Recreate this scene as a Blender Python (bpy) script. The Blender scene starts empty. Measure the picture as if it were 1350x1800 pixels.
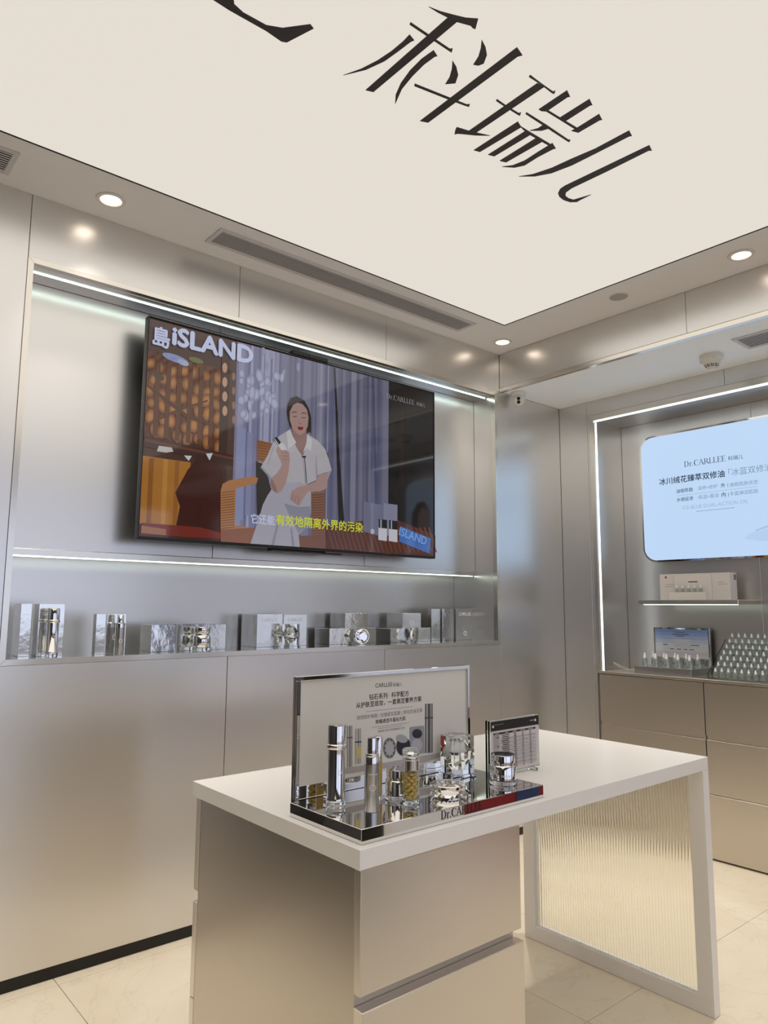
import bpy, bmesh, math, random
from mathutils import Vector, Matrix
random.seed(7)
S = bpy.context.scene
C = S.collection

# ------------------------------------------------------------------ camera
CAM = Vector((3.25675695, -3.81780051, 1.5))
CR = Vector((0.64667661, 0.76274193, 0.00584074))
CU = Vector((0.09505483, -0.08818339, 0.9915585))
CF = Vector((-0.7568183, 0.6406625, 0.12952845))
FPX = 1272.987
cd = bpy.data.cameras.new('camera')
cam = bpy.data.objects.new('camera', cd)
C.objects.link(cam)
cam.matrix_world = Matrix(((CR.x, CU.x, -CF.x, CAM.x), (CR.y, CU.y, -CF.y, CAM.y), (CR.z, CU.z, -CF.z, CAM.z), (0, 0, 0, 1)))
cd.sensor_fit = 'HORIZONTAL'
cd.sensor_width = 36.0
cd.lens = FPX / 1350 * 36.0
cd.clip_start = 0.05
S.camera = cam

# ------------------------------------------------------------------ world, exposure
w = bpy.data.worlds.new('mall_light')
S.world = w
w.use_nodes = True
w.node_tree.nodes['Background'].inputs[0].default_value = (0.74, 0.80, 1.0, 1)
w.node_tree.nodes['Background'].inputs[1].default_value = 0.95
S.view_settings.view_transform = 'Standard'
S.view_settings.look = 'None'
S.view_settings.gamma = 1.0
S.view_settings.use_curve_mapping = False
S.view_settings.exposure = 0.3
S.cycles.max_bounces = 12
S.cycles.glossy_bounces = 6
S.cycles.transmission_bounces = 12
S.cycles.transparent_max_bounces = 12
PANEL_POWER = 0.70     # radiance of the luminous ceiling
SPOT_W = 130.0           # each ceiling downlight
ad = bpy.data.lights.new('room_fill_light', 'AREA')     # added area lamp under the luminous ceiling, brightens the room beyond its own glow
ad.shape = 'RECTANGLE'
ad.size, ad.size_y = 4.90, 5.64
ad.energy = 22.0
ad.color = (1.0, 0.97, 0.93)
al = bpy.data.objects.new('room_fill_lamp', ad)
al.location = (2.84, -3.215, 3.276)
C.objects.link(al)


# ------------------------------------------------------------------ points measured off the photograph, put back on real planes
def ray(px, py):
    return CF + CR * ((px - 675) / FPX) + CU * ((900 - py) / FPX)


def on(ax, val, px, py):
    d = ray(px, py)
    return CAM + d * ((val - CAM[ax]) / d[ax])


def onX(px, py, X): return on(0, X, px, py)
def onY(px, py, Y): return on(1, Y, px, py)
def onZ(px, py, Z): return on(2, Z, px, py)


# ------------------------------------------------------------------ materials
def lin(c):
    return tuple(((v / 255) / 12.92 if v / 255 <= 0.04045 else ((v / 255 + 0.055) / 1.055) ** 2.4) for v in c)


def mat(name, col, rough=0.5, metal=0.0, emit=None, es=1.0, trans=0.0, ior=1.45, spec=None, noise=0.0, nscale=(20, 20, 20), bump=0.0, rnoise=0.0, coat=0.0):
    m = bpy.data.materials.new(name)
    m.use_nodes = True
    nt = m.node_tree
    b = nt.nodes['Principled BSDF']
    col = lin(col)
    b.inputs['Base Color'].default_value = (*col, 1)
    b.inputs['Roughness'].default_value = rough
    b.inputs['Metallic'].default_value = metal
    b.inputs['Transmission Weight'].default_value = trans
    b.inputs['IOR'].default_value = ior
    if spec is not None:
        b.inputs['Specular IOR Level'].default_value = spec
    if coat:
        b.inputs['Coat Weight'].default_value = coat
        b.inputs['Coat Roughness'].default_value = 0.03
    if emit:
        b.inputs['Emission Color'].default_value = (*lin(emit), 1)
        b.inputs['Emission Strength'].default_value = es
    if noise or bump or rnoise:
        tc = nt.nodes.new('ShaderNodeTexCoord')
        mp = nt.nodes.new('ShaderNodeMapping')
        mp.inputs['Scale'].default_value = nscale
        nz = nt.nodes.new('ShaderNodeTexNoise')
        nz.inputs['Scale'].default_value = 1.0
        nz.inputs['Detail'].default_value = 4
        nt.links.new(tc.outputs['Object'], mp.inputs['Vector'])
        nt.links.new(mp.outputs['Vector'], nz.inputs['Vector'])
        if noise:
            mx = nt.nodes.new('ShaderNodeMix')
            mx.data_type = 'RGBA'
            mx.inputs['A'].default_value = (*[v * (1 - noise) for v in col], 1)
            mx.inputs['B'].default_value = (*[min(1, v * (1 + noise)) for v in col], 1)
            nt.links.new(nz.outputs['Fac'], mx.inputs['Factor'])
            nt.links.new(mx.outputs['Result'], b.inputs['Base Color'])
        if rnoise:
            mr = nt.nodes.new('ShaderNodeMapRange')
            mr.inputs['To Min'].default_value = rough - rnoise
            mr.inputs['To Max'].default_value = rough + rnoise
            nt.links.new(nz.outputs['Fac'], mr.inputs['Value'])
            nt.links.new(mr.outputs['Result'], b.inputs['Roughness'])
        if bump:
            bp = nt.nodes.new('ShaderNodeBump')
            bp.inputs['Strength'].default_value = bump
            bp.inputs['Distance'].default_value = 0.002
            nt.links.new(nz.outputs['Fac'], bp.inputs['Height'])
            nt.links.new(bp.outputs['Normal'], b.inputs['Normal'])
    return m


M = {}
M['panel'] = mat('brushed_steel_panel', (224, 222, 219), 0.30, 1.0, noise=0.012, nscale=(400, 400, 400))
M['steel_dark'] = mat('wall_backing', (150, 146, 140), 0.6)
M['front'] = mat('front_wall_laminate', (64, 58, 54), 0.35, noise=0.1, nscale=(6, 6, 1))
M['trim'] = mat('satin_steel_trim', (226, 221, 212), 0.22, 1.0, noise=0.04, nscale=(60, 60, 60))
M['drawer'] = mat('drawer_steel', (212, 205, 196), 0.32, 1.0, noise=0.012, nscale=(400, 400, 400))
M['island'] = mat('island_drawer_steel', (236, 230, 222), 0.32, 1.0, noise=0.012, nscale=(400, 400, 400))
M['ledge'] = mat('polished_ledge', (215, 218, 214), 0.10, 1.0, noise=0.03, nscale=(30, 30, 30))
M['ceil'] = mat('ceiling_paint', (234, 232, 231), 0.7, noise=0.02, nscale=(3, 3, 3))
M['soffit'] = mat('soffit_paint', (246, 250, 254), 0.7, noise=0.02, nscale=(3, 3, 3))
M['gap'] = mat('shadow_gap', (40, 38, 38), 0.8)
M['black'] = mat('black_plastic', (18, 18, 19), 0.35)
M['base'] = mat('black_baseboard', (14, 13, 13), 0.3, noise=0.1, nscale=(40, 40, 40))
M['white'] = mat('white_laminate', (248, 244, 238), 0.28, noise=0.015, nscale=(50, 50, 50))
M['whiteplastic'] = mat('white_plastic', (226, 223, 215), 0.4)
M['vinyl'] = mat('black_vinyl', (58, 54, 57), 0.5)
M['chrome'] = mat('mirror_chrome', (228, 226, 224), 0.03, 1.0, noise=0.02, nscale=(8, 8, 8))
M['chromebright'] = mat('bottle_chrome', (238, 236, 234), 0.06, 1.0, noise=0.02, nscale=(30, 30, 30))
M['satin'] = mat('satin_silver', (190, 188, 186), 0.28, 1.0, noise=0.03, nscale=(300, 300, 20))
M['foil'] = mat('silver_foil_carton', (232, 232, 230), 0.13, 1.0, noise=0.05, nscale=(14, 14, 14), bump=0.9)
M['glass'] = mat('clear_glass', (250, 252, 250), 0.0, trans=1.0, ior=1.46)
M['acrylic'] = mat('clear_acrylic', (246, 250, 248), 0.01, trans=1.0, ior=1.3)
M['reeded'] = mat('reeded_glass', (250, 250, 244), 0.03, trans=1.0, ior=1.42)
M['led'] = mat('led_strip_light', (255, 255, 255), 0.5, emit=(226, 250, 240), es=4.0)
M['ledb'] = mat('led_strip_recess', (255, 255, 255), 0.5, emit=(236, 246, 250), es=2.0)
M['ledsoft'] = mat('led_strip_soft', (255, 255, 255), 0.5, emit=(226, 250, 240), es=1.8)
M['lens'] = mat('downlight_lens', (255, 255, 255), 0.5, emit=(255, 236, 218), es=3.0)
M['diffuser'] = mat('luminous_ceiling_film', (60, 58, 55), 0.8, emit=(241, 233, 222), es=PANEL_POWER)
M['capsule'] = mat('golden_capsule', (236, 202, 116), 0.3, noise=0.1, nscale=(200, 200, 200))
M['paper'] = mat('white_paper', (232, 228, 222), 0.6)
M['signpaper'] = mat('sign_print', (222, 217, 208), 0.16)
M['ink'] = mat('dark_ink', (42, 40, 42), 0.5)
M['inkmid'] = mat('grey_ink', (120, 117, 117), 0.5)
M['inklight'] = mat('light_grey_ink', (176, 172, 170), 0.5)
M['sheet'] = mat('price_sheet_print', (205, 198, 196), 0.5)
M['whiteink'] = mat('white_ink', (240, 240, 240), 0.5)
M['etched'] = mat('etched_letters', (70, 66, 64), 0.4, 0.6)
M['silverink'] = mat('silver_print', (246, 246, 244), 0.3, 0.3)
M['carton'] = mat('white_carton', (232, 226, 219), 0.45, noise=0.02, nscale=(20, 20, 20))
M['red'] = mat('red_ink', (170, 60, 60), 0.5)
M['serum'] = mat('pale_green_serum_glass', (226, 237, 232), 0.02, trans=0.9, ior=1.4)
M['pearl'] = mat('pearl_inner', (236, 236, 236), 0.15, coat=0.5)
M['cord'] = mat('white_cord', (225, 222, 212), 0.5)
M['vent'] = mat('vent_aluminium', (206, 203, 202), 0.5)
M['ventdark'] = mat('vent_shade', (34, 34, 36), 0.8)
M['speaker'] = mat('speaker_mesh', (176, 172, 166), 0.8, noise=0.2, nscale=(900, 900, 900))
M['charcoal'] = mat('charcoal_glass', (12, 12, 14), 0.05)
M['bead'] = mat('bead', (250, 250, 250), 0.3)


def screen_mat(name, strength, rough=0.05):
    m = bpy.data.materials.new(name)
    m.use_nodes = True
    nt = m.node_tree
    b = nt.nodes['Principled BSDF']
    b.inputs['Base Color'].default_value = (0.01, 0.01, 0.011, 1)
    b.inputs['Roughness'].default_value = rough
    at = nt.nodes.new('ShaderNodeAttribute')
    at.attribute_name = 'Col'
    nt.links.new(at.outputs['Color'], b.inputs['Emission Color'])
    b.inputs['Emission Strength'].default_value = strength
    return m


M['tvpic'] = screen_mat('television_picture', 0.52)
M['tvpic'].node_tree.nodes['Principled BSDF'].inputs['Specular IOR Level'].default_value = 0.6
M['lightbox'] = screen_mat('lightbox_picture', 0.80, 0.25)


def print_mat(name, rough):
    m = bpy.data.materials.new(name)
    m.use_nodes = True
    b = m.node_tree.nodes['Principled BSDF']
    at = m.node_tree.nodes.new('ShaderNodeAttribute')
    at.attribute_name = 'Col'
    m.node_tree.links.new(at.outputs['Color'], b.inputs['Base Color'])
    b.inputs['Roughness'].default_value = rough
    return m


M['print'] = print_mat('printed_picture', 0.3)


def marble():
    m = bpy.data.materials.new('cream_marble_tile')
    m.use_nodes = True
    nt = m.node_tree
    b = nt.nodes['Principled BSDF']
    tc = nt.nodes.new('ShaderNodeNewGeometry')
    n1 = nt.nodes.new('ShaderNodeTexNoise'); n1.inputs['Scale'].default_value = 1.3; n1.inputs['Detail'].default_value = 6; n1.inputs['Distortion'].default_value = 1.6
    n2 = nt.nodes.new('ShaderNodeTexNoise'); n2.inputs['Scale'].default_value = 2.1; n2.inputs['Detail'].default_value = 8; n2.inputs['Distortion'].default_value = 2.2
    for n in (n1, n2):
        nt.links.new(tc.outputs['Position'], n.inputs['Vector'])
    r1 = nt.nodes.new('ShaderNodeValToRGB')
    r1.color_ramp.elements[0].position = 0.3; r1.color_ramp.elements[0].color = (*lin((236, 222, 196)), 1)
    r1.color_ramp.elements[1].position = 0.75; r1.color_ramp.elements[1].color = (*lin((248, 237, 215)), 1)
    nt.links.new(n1.outputs['Fac'], r1.inputs['Fac'])
    r2 = nt.nodes.new('ShaderNodeValToRGB')
    e = r2.color_ramp.elements
    e[0].position = 0.485; e[0].color = (1, 1, 1, 1)
    e[1].position = 0.515; e[1].color = (1, 1, 1, 1)
    k = e.new(0.5); k.color = (0.82, 0.78, 0.72, 1)
    nt.links.new(n2.outputs['Fac'], r2.inputs['Fac'])
    mx = nt.nodes.new('ShaderNodeMix'); mx.data_type = 'RGBA'; mx.blend_type = 'MULTIPLY'; mx.inputs['Factor'].default_value = 0.35
    nt.links.new(r1.outputs['Color'], mx.inputs['A'])
    nt.links.new(r2.outputs['Color'], mx.inputs['B'])
    nt.links.new(mx.outputs['Result'], b.inputs['Base Color'])
    b.inputs['Roughness'].default_value = 0.12
    return m


M['marble'] = marble()
M['grout'] = mat('tile_joint', (190, 176, 152), 0.6)


# ------------------------------------------------------------------ mesh helpers
class MB:
    def __init__(s):
        s.bm = bmesh.new()

    def box(s, a, b, bev=0.0, seg=1):
        lo = [min(a[i], b[i]) for i in range(3)]
        hi = [max(a[i], b[i]) for i in range(3)]
        vs = [s.bm.verts.new((x, y, z)) for x in (lo[0], hi[0]) for y in (lo[1], hi[1]) for z in (lo[2], hi[2])]
        fs = [s.bm.faces.new([vs[i] for i in q]) for q in ((0, 1, 3, 2), (4, 6, 7, 5), (0, 4, 5, 1), (2, 3, 7, 6), (0, 2, 6, 4), (1, 5, 7, 3))]
        if bev:
            es = {e for f in fs for e in f.edges}
            bmesh.ops.bevel(s.bm, geom=list(es), offset=bev, segments=seg, affect='EDGES', profile=0.5)
        return s

    def lathe(s, prof, n=32, c=(0, 0, 0), close=True, rot=0.0):
        rings = []
        for r, z in prof:
            rings.append([s.bm.verts.new((c[0] + r * math.cos(rot + 2 * math.pi * i / n), c[1] + r * math.sin(rot + 2 * math.pi * i / n), c[2] + z)) for i in range(n)])
        for a, b in zip(rings, rings[1:]):
            for i in range(n):
                s.bm.faces.new((a[i], a[(i + 1) % n], b[(i + 1) % n], b[i]))
        if close:
            s.bm.faces.new(rings[0][::-1])
            s.bm.faces.new(rings[-1])
        return s

    def poly(s, pts):
        s.bm.faces.new([s.bm.verts.new(p) for p in pts])
        return s

    def prism(s, pts, d):
        d = Vector(d)
        a = [s.bm.verts.new(p) for p in pts]
        b = [s.bm.verts.new(Vector(p) + d) for p in pts]
        n = len(pts)
        s.bm.faces.new(a[::-1])
        s.bm.faces.new(b)
        for i in range(n):
            s.bm.faces.new((a[i], a[(i + 1) % n], b[(i + 1) % n], b[i]))
        return s

    def tube(s, pts, r, n=8):
        rings = []
        pts = [Vector(p) for p in pts]
        for i, p in enumerate(pts):
            t = (pts[min(i + 1, len(pts) - 1)] - pts[max(i - 1, 0)]).normalized()
            u = t.cross(Vector((0, 0, 1)))
            if u.length < 1e-4: u = t.cross(Vector((0, 1, 0)))
            u.normalize(); v = t.cross(u)
            rings.append([s.bm.verts.new(p + (u * math.cos(2 * math.pi * k / n) + v * math.sin(2 * math.pi * k / n)) * r) for k in range(n)])
        for a, b in zip(rings, rings[1:]):
            for k in range(n):
                s.bm.faces.new((a[k], a[(k + 1) % n], b[(k + 1) % n], b[k]))
        s.bm.faces.new(rings[0][::-1]); s.bm.faces.new(rings[-1])
        return s

    def build(s, name, m, parent=None, smooth=None, fix=True):
        if fix: bmesh.ops.recalc_face_normals(s.bm, faces=s.bm.faces)
        me = bpy.data.meshes.new(name)
        s.bm.to_mesh(me); s.bm.free()
        if smooth:
            me.polygons.foreach_set('use_smooth', [True] * len(me.polygons))
            me.set_sharp_from_angle(angle=math.radians(smooth))
        o = bpy.data.objects.new(name, me)
        me.materials.append(m)
        C.objects.link(o)
        if parent:
            o.parent = parent
            o.matrix_parent_inverse = Matrix.Translation(-parent.location)
        return o


def tag(o, label=None, cat=None, group=None, kind=None):
    if label: o['label'] = label
    if cat: o['category'] = cat
    if group: o['group'] = group
    if kind: o['kind'] = kind
    return o


def thing(name, label, cat, loc=(0, 0, 0), group=None):
    o = bpy.data.objects.new(name, None)
    o.empty_display_size = 0.05
    o.location = loc
    C.objects.link(o)
    return tag(o, label, cat, group)


def copy_tree(src, loc, label=None, group=None):
    r = src.copy(); C.objects.link(r); r.location = loc
    if label: r['label'] = label
    if group: r['group'] = group
    for ch in list(src.children):
        c = ch.copy(); C.objects.link(c); c.parent = r; c.matrix_parent_inverse = ch.matrix_parent_inverse.copy()
        for g in list(ch.children):
            d = g.copy(); C.objects.link(d); d.parent = c; d.matrix_parent_inverse = g.matrix_parent_inverse.copy()
    return r


# flat print made of coloured polygons (each a hair proud of the last)
class Pic:
    def __init__(s, to3d, normal, step=0.00002):
        s.t, s.n, s.step = to3d, Vector(normal), step
        s.v, s.f, s.c, s.k = [], [], [], 0

    def poly(s, pts, col, raw=False):
        s.k += 1
        i0 = len(s.v)
        for p in pts:
            q = Vector(p) if raw else s.t(p[0], p[1])
            s.v.append(q + s.n * (s.step * s.k))
        s.f.append(list(range(i0, i0 + len(pts))))
        cl = lin(col)
        s.c += [(*cl, 1.0)] * len(pts)

    def ell(s, cx, cy, rx, ry, col, rot=0.0, n=12):
        cr, sr = math.cos(rot), math.sin(rot)
        s.poly([(cx + rx * math.cos(a) * cr - ry * math.sin(a) * sr, cy + rx * math.cos(a) * sr + ry * math.sin(a) * cr) for a in [2 * math.pi * i / n for i in range(n)]], col)

    def build(s, name, m, parent):
        me = bpy.data.meshes.new(name)
        me.from_pydata([tuple(v) for v in s.v], [], s.f)
        a = me.color_attributes.new('Col', 'FLOAT_COLOR', 'POINT')
        a.data.foreach_set('color', [x for c in s.c for x in c])
        me.materials.append(m)
        o = bpy.data.objects.new(name, me)
        C.objects.link(o)
        if parent:
            o.parent = parent
            o.matrix_parent_inverse = Matrix.Translation(-parent.location)
        return o


_dg = None


def text_mesh(body, bold=0.0):
    c = bpy.data.curves.new('t', 'FONT')
    c.body = body
    c.resolution_u = 3
    o = bpy.data.objects.new('t', c)
    C.objects.link(o)
    bpy.context.view_layer.update()
    me = bpy.data.meshes.new_from_object(o.evaluated_get(bpy.context.evaluated_depsgraph_get()))
    bpy.data.objects.remove(o)
    bpy.data.curves.remove(c)
    if bold:
        vs = [v.co.copy() for v in me.vertices]
        fs = [list(p.vertices) for p in me.polygons]
        n = len(vs)
        V, F = [], []
        for k, (dx, dy) in enumerate(((0, 0), (bold, 0), (-bold, 0), (0, bold), (0, -bold))):
            V += [(v.x + dx, v.y + dy, 0) for v in vs]
            F += [[i + n * k for i in f] for f in fs]
        me = bpy.data.meshes.new('bold')
        me.from_pydata(V, [], F)
    return me


def ring_pts(cx, cy, rx, ry, a0, a1, n):
    return [(cx + rx * math.cos(a0 + (a1 - a0) * i / n), cy + ry * math.sin(a0 + (a1 - a0) * i / n)) for i in range(n + 1)]


def serif_letter(ch):
    """polygons of a roman capital, cap height 1; returns polys, advance"""
    t, h = 0.13, 0.045
    def bar(x0, y0, x1, y1): return [(x0, y0), (x1, y0), (x1, y1), (x0, y1)]
    def stem(x, y1=1.0, w=t): return [bar(x, 0, x + w, y1), bar(x - 0.07, 0, x + w + 0.07, h), bar(x - 0.07, y1 - h, x + w + 0.07, y1)]
    def arc(cx, cy, ro, ri, a0, a1, rix=None, off=0.0, n=18):
        o = ring_pts(cx, cy, ro[0], ro[1], a0, a1, n); i = ring_pts(cx + off, cy, ri[0], ri[1], a0, a1, n)
        return [[o[k], o[k + 1], i[k + 1], i[k]] for k in range(n)]
    R = math.radians
    if ch == 'D': return stem(0.08) + [bar(0.15, 1 - h, 0.4, 1), bar(0.15, 0, 0.4, h)] + arc(0.38, 0.5, (0.44, 0.5), (0.30, 0.455), R(-90), R(90)), 0.95
    if ch == 'C': return arc(0.5, 0.5, (0.46, 0.52), (0.33, 0.475), R(48), R(312), off=0.03) + [bar(0.78, 0.62, 0.82, 0.93)], 0.9
    if ch == 'A': return [[(0.42, 1.02), (0.50, 1.02), (0.12, 0), (0.06, 0)], [(0.42, 1.02), (0.50, 1.02), (0.90, 0), (0.74, 0)], bar(0.22, 0.33, 0.68, 0.33 + h), bar(-0.02, 0, 0.22, h), bar(0.64, 0, 1.0, h)], 0.98
    if ch == 'R': return stem(0.08) + [bar(0.15, 1 - h, 0.36, 1), bar(0.15, 0.47, 0.36, 0.47 + h)] + arc(0.34, 0.735, (0.32, 0.265), (0.19, 0.22), R(-90), R(90)) + [[(0.34, 0.49), (0.50, 0.49), (0.92, 0), (0.74, 0)], bar(0.70, 0, 0.96, h)], 0.9
    if ch == 'L': return stem(0.08) + [bar(0.15, 0, 0.62, h), [(0.58, 0), (0.66, 0.26), (0.64, 0.26), (0.50, h), (0.45, 0)]], 0.72
    if ch == 'E': return stem(0.08) + [bar(0.15, 0, 0.62, h), bar(0.15, 1 - h, 0.60, 1), bar(0.15, 0.5, 0.48, 0.5 + h), [(0.58, 0), (0.66, 0.24), (0.64, 0.24), (0.50, h)], [(0.60, 1), (0.60, 0.78), (0.58, 0.78), (0.50, 1 - h)], bar(0.45, 0.40, 0.48, 0.64)], 0.74
    if ch == 'r': return [bar(0.08, 0, 0.20, 0.66), bar(0.0, 0, 0.30, h), bar(0.0, 0.62, 0.20, 0.66)] + arc(0.34, 0.46, (0.15, 0.21), (0.10, 0.14), R(20), R(170), n=8), 0.52
    if ch == '.': return [ring_pts(0.12, 0.07, 0.075, 0.075, 0, 2 * math.pi, 10)[:-1]], 0.28
    return [], 0.4


def serif_mesh(body):
    vs, fs, x = [], [], 0.0
    for ch in body:
        ps, adv = serif_letter(ch)
        for p in ps:
            i0 = len(vs)
            vs += [(x + a, b, 0) for a, b in p]
            fs.append(list(range(i0, i0 + len(p))))
        x += adv
    me = bpy.data.meshes.new('serif')
    me.from_pydata(vs, [], fs)
    return me


def place_text(me, P0, P1, up, m, parent, off=0.0008, name='lettering', squash=1.0):
    """text mesh lying between world points P0 and P1 (its left and right ends on the baseline)"""
    xs = [v.co.x for v in me.vertices]
    x0, x1 = min(xs), max(xs)
    P0, P1 = Vector(P0), Vector(P1)
    ex = (P1 - P0).normalized()
    up = Vector(up)
    ez = ex.cross(up).normalized()
    ey = ez.cross(ex).normalized()
    k = (P1 - P0).length / (x1 - x0)
    for v in me.vertices:
        a, b = (v.co.x - x0) * k, v.co.y * k * squash
        v.co = P0 + ex * a + ey * b + ez * off
    me.materials.clear()
    me.materials.append(m)
    o = bpy.data.objects.new(name, me)
    C.objects.link(o)
    if parent:
        o.parent = parent
        root = parent
        o.matrix_parent_inverse = Matrix.Translation(-parent.matrix_world.translation) if parent.parent is None and parent.type == 'EMPTY' else Matrix()
        if parent.type == 'EMPTY':
            o.matrix_parent_inverse = Matrix.Translation(-parent.location)
    return o


def flat_text(body, P0, P1, m, parent, bold=0.0, serif=False, up=(0, 0, 1), off=0.0008, squash=1.0):
    return place_text(serif_mesh(body) if serif else text_mesh(body, bold), P0, P1, up, m, parent, off, squash=squash)


# ================================================================== STRUCTURE
HC, HF = 3.278, 3.007          # main ceiling, lower soffit over the back recess
X_FAR, Y_NEAR = 6.0, -6.5

# floor ------------------------------------------------------------
b = MB().box((-0.6, Y_NEAR - 0.15, -0.08), (X_FAR + 4, 1.25, -0.006))
floor = tag(b.build('floor', M['grout']), kind='structure')
xj = [0.057 - 0.75 + 0.75 * i for i in range(9)]
yj = [-1.39 + 1.405 * i for i in range(-4, 3)]
for i in range(len(xj) - 1):
    for j in range(len(yj) - 1):
        x0, x1, y0, y1 = max(xj[i], -0.02), min(xj[i + 1], X_FAR), max(yj[j], Y_NEAR), min(yj[j + 1], 0.75)
        if x1 - x0 < 0.03 or y1 - y0 < 0.03:
            continue
        MB().box((x0 + 0.0012, y0 + 0.0012, -0.02), (x1 - 0.0012, y1 - 0.0012, 0.0), 0.0008).build('tile', M['marble'], floor)

# left wall --------------------------------------------------------
NY0, NY1, NZ0, NZ1 = -3.083, -0.034, 1.254, 2.992     # niche frame, outside
g = MB()
g.box((-0.62, Y_NEAR, 0), (-0.432, 1.25, 3.45))
g.box((-0.432, NY0 + 0.02, 0), (-0.022, NY1 - 0.02, 1.255))
g.box((-0.432, NY0 + 0.02, 2.99), (-0.022, NY1 - 0.02, 3.45))
g.box((-0.432, Y_NEAR, 0), (-0.022, NY0 - 0.002, 3.45))
g.box((-0.432, NY1 + 0.002, 0), (-0.022, 1.25, 3.45))
g.box((-0.432, NY0 + 0.02, 1.745), (-0.222, NY1 - 0.02, 2.99))
wall_left = tag(g.build('wall_left', M['steel_dark']), kind='structure')


def panel(a, b_, parent, m='panel', name='panel'):
    return MB().box(a, b_, 0.0012).build(name, M[m], parent)


G = 0.0009
cols = [Y_NEAR, -5.12, -4.10, NY0, -2.062, -1.050, NY1]
for y0, y1 in zip(cols[:3], cols[1:4]):
    panel((-0.02, y0 + G, 0.05), (0, y1 - G, HC), wall_left)
for y0, y1 in zip(cols[3:6], cols[4:7]):
    panel((-0.02, y0 + G, 0.05), (0, y1 - G, NZ0 - 0.001), wall_left)
    panel((-0.02, y0 + G, NZ1 + 0.001), (0, y1 - G, HC), wall_left)
panel((-0.02, NY1 + G, 0.05), (0, 0.687, HF - 0.001), wall_left)
panel((-0.02, NY1 + G, HF + 0.001), (0, -0.001, HC), wall_left)
# inside the niche
for y0, y1 in zip((NY0 + 0.02, -2.062, -1.047), (-2.062, -1.047, NY1 - 0.018)):
    panel((-0.22, y0 + G, 1.746), (-0.20, y1 - G, 2.964), wall_left)
panel((-0.43, NY0 + 0.02, 1.262), (-0.41, NY1 - 0.018, 1.744), wall_left)
panel((-0.43, NY1 - 0.017, 1.262), (-0.03, NY1 - 0.002, 2.99), wall_left)
panel((-0.43, NY0 + 0.002, 1.262), (-0.03, NY0 + 0.019, 2.99), wall_left)
panel((-0.22, NY0 + 0.02, 2.965), (-0.03, NY1 - 0.018, 2.985), wall_left)
panel((-0.41, NY0 + 0.02, 1.716), (-0.196, NY1 - 0.018, 1.745), wall_left, 'trim', 'divider')
panel((-0.41, NY0 + 0.02, 1.262), (-0.006, NY1 - 0.018, 1.277), wall_left, 'ledge', 'ledge')
# mitred frame
fw, fd0, fd1 = 0.024, -0.03, 0.004
g = MB()
o_ = [(NY0, NZ0), (NY1, NZ0), (NY1, NZ1), (NY0, NZ1)]
i_ = [(NY0 + fw, NZ0 + fw), (NY1 - fw, NZ0 + fw), (NY1 - fw, NZ1 - fw), (NY0 + fw, NZ1 - fw)]
for k in range(4):
    q = [o_[k], o_[(k + 1) % 4], i_[(k + 1) % 4], i_[k]]
    c_ = (sum(p[0] for p in q) / 4, sum(p[1] for p in q) / 4)
    q = [(p[0] + (c_[0] - p[0]) * 0.0006, p[1] + (c_[1] - p[1]) * 0.0006) for p in q]
    xo = fd1 if True else fd1
    v = []
    a = [(fd0, p[0], p[1]) for p in q]
    g.prism(a, (fd1 - fd0, 0, 0))
tag(g.build('trim_1', M['trim']), kind='structure')
g = MB().box((-0.02, Y_NEAR, 0.001), (-0.004, 0.66, 0.049), 0.001)
tag(g.build('baseboard_left', M['base']), kind='structure')

# back wall and its recess ------------------------------------------
YB = 0.689
RX0, RX1, RZ1, RY = 0.300, 2.20, 2.858, 1.05         # recess
g = MB()
g.box((-0.02, RY + 0.022, 0), (X_FAR, 1.25, 3.45))
g.box((-0.02, YB + 0.022, 0), (RX0 - 0.022, RY + 0.022, 3.45))
g.box((RX1 + 0.022, YB + 0.022, 0), (X_FAR, RY + 0.022, 3.45))
g.box((RX0 - 0.022, YB + 0.022, RZ1 + 0.022), (RX1 + 0.022, RY + 0.022, 3.45))
wall_back = tag(g.build('wall_back', M['steel_dark']), kind='structure')
panel((0.001, YB, 0.02), (0.244 - G, YB + 0.02, HF - 0.001), wall_back)
panel((0.244 + G, YB, 0.02), (RX0 - 0.034, YB + 0.02, 2.90), wall_back)
panel((0.244 + G, YB, 2.90 + G), (1.26 - G, YB + 0.02, HF - 0.001), wall_back)
panel((1.26 + G, YB, 2.90 + G), (2.26 - G, YB + 0.02, HF - 0.001), wall_back)
for x0, x1 in ((2.26, 3.27), (3.27, 4.28), (4.28, 5.3), (5.3, X_FAR)):
    panel((x0 + G, YB, 0.02), (x1 - G, YB + 0.02, HF - 0.001), wall_back)
panel((RX0 - 0.02, YB + 0.02, 1.068), (RX0, RY, RZ1), wall_back)
panel((RX1, YB + 0.02, 1.068), (RX1 + 0.02, RY, RZ1), wall_back)
panel((RX0 - 0.02, YB + 0.02, RZ1), (RX1 + 0.02, RY + 0.02, RZ1 + 0.02), wall_back)
for x0, x1 in ((RX0, 1.26), (1.26, RX1)):
    panel((x0 + G, RY, 1.05), (x1 - G, RY + 0.02, RZ1 - 0.001), wall_back)
g = MB()
for a, b_ in (((RX0 - 0.033, YB - 0.004, 1.05), (RX0, YB + 0.019, 2.899)), ((RX0 + 0.0005, YB - 0.004, RZ1), (RX1, YB + 0.019, 2.899)), ((RX1 + 0.0005, YB - 0.004, 1.05), (RX1 + 0.033, YB + 0.019, 2.899))):
    g.box(a, b_, 0.001)
tag(g.build('trim_2', M['trim']), kind='structure')

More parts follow.
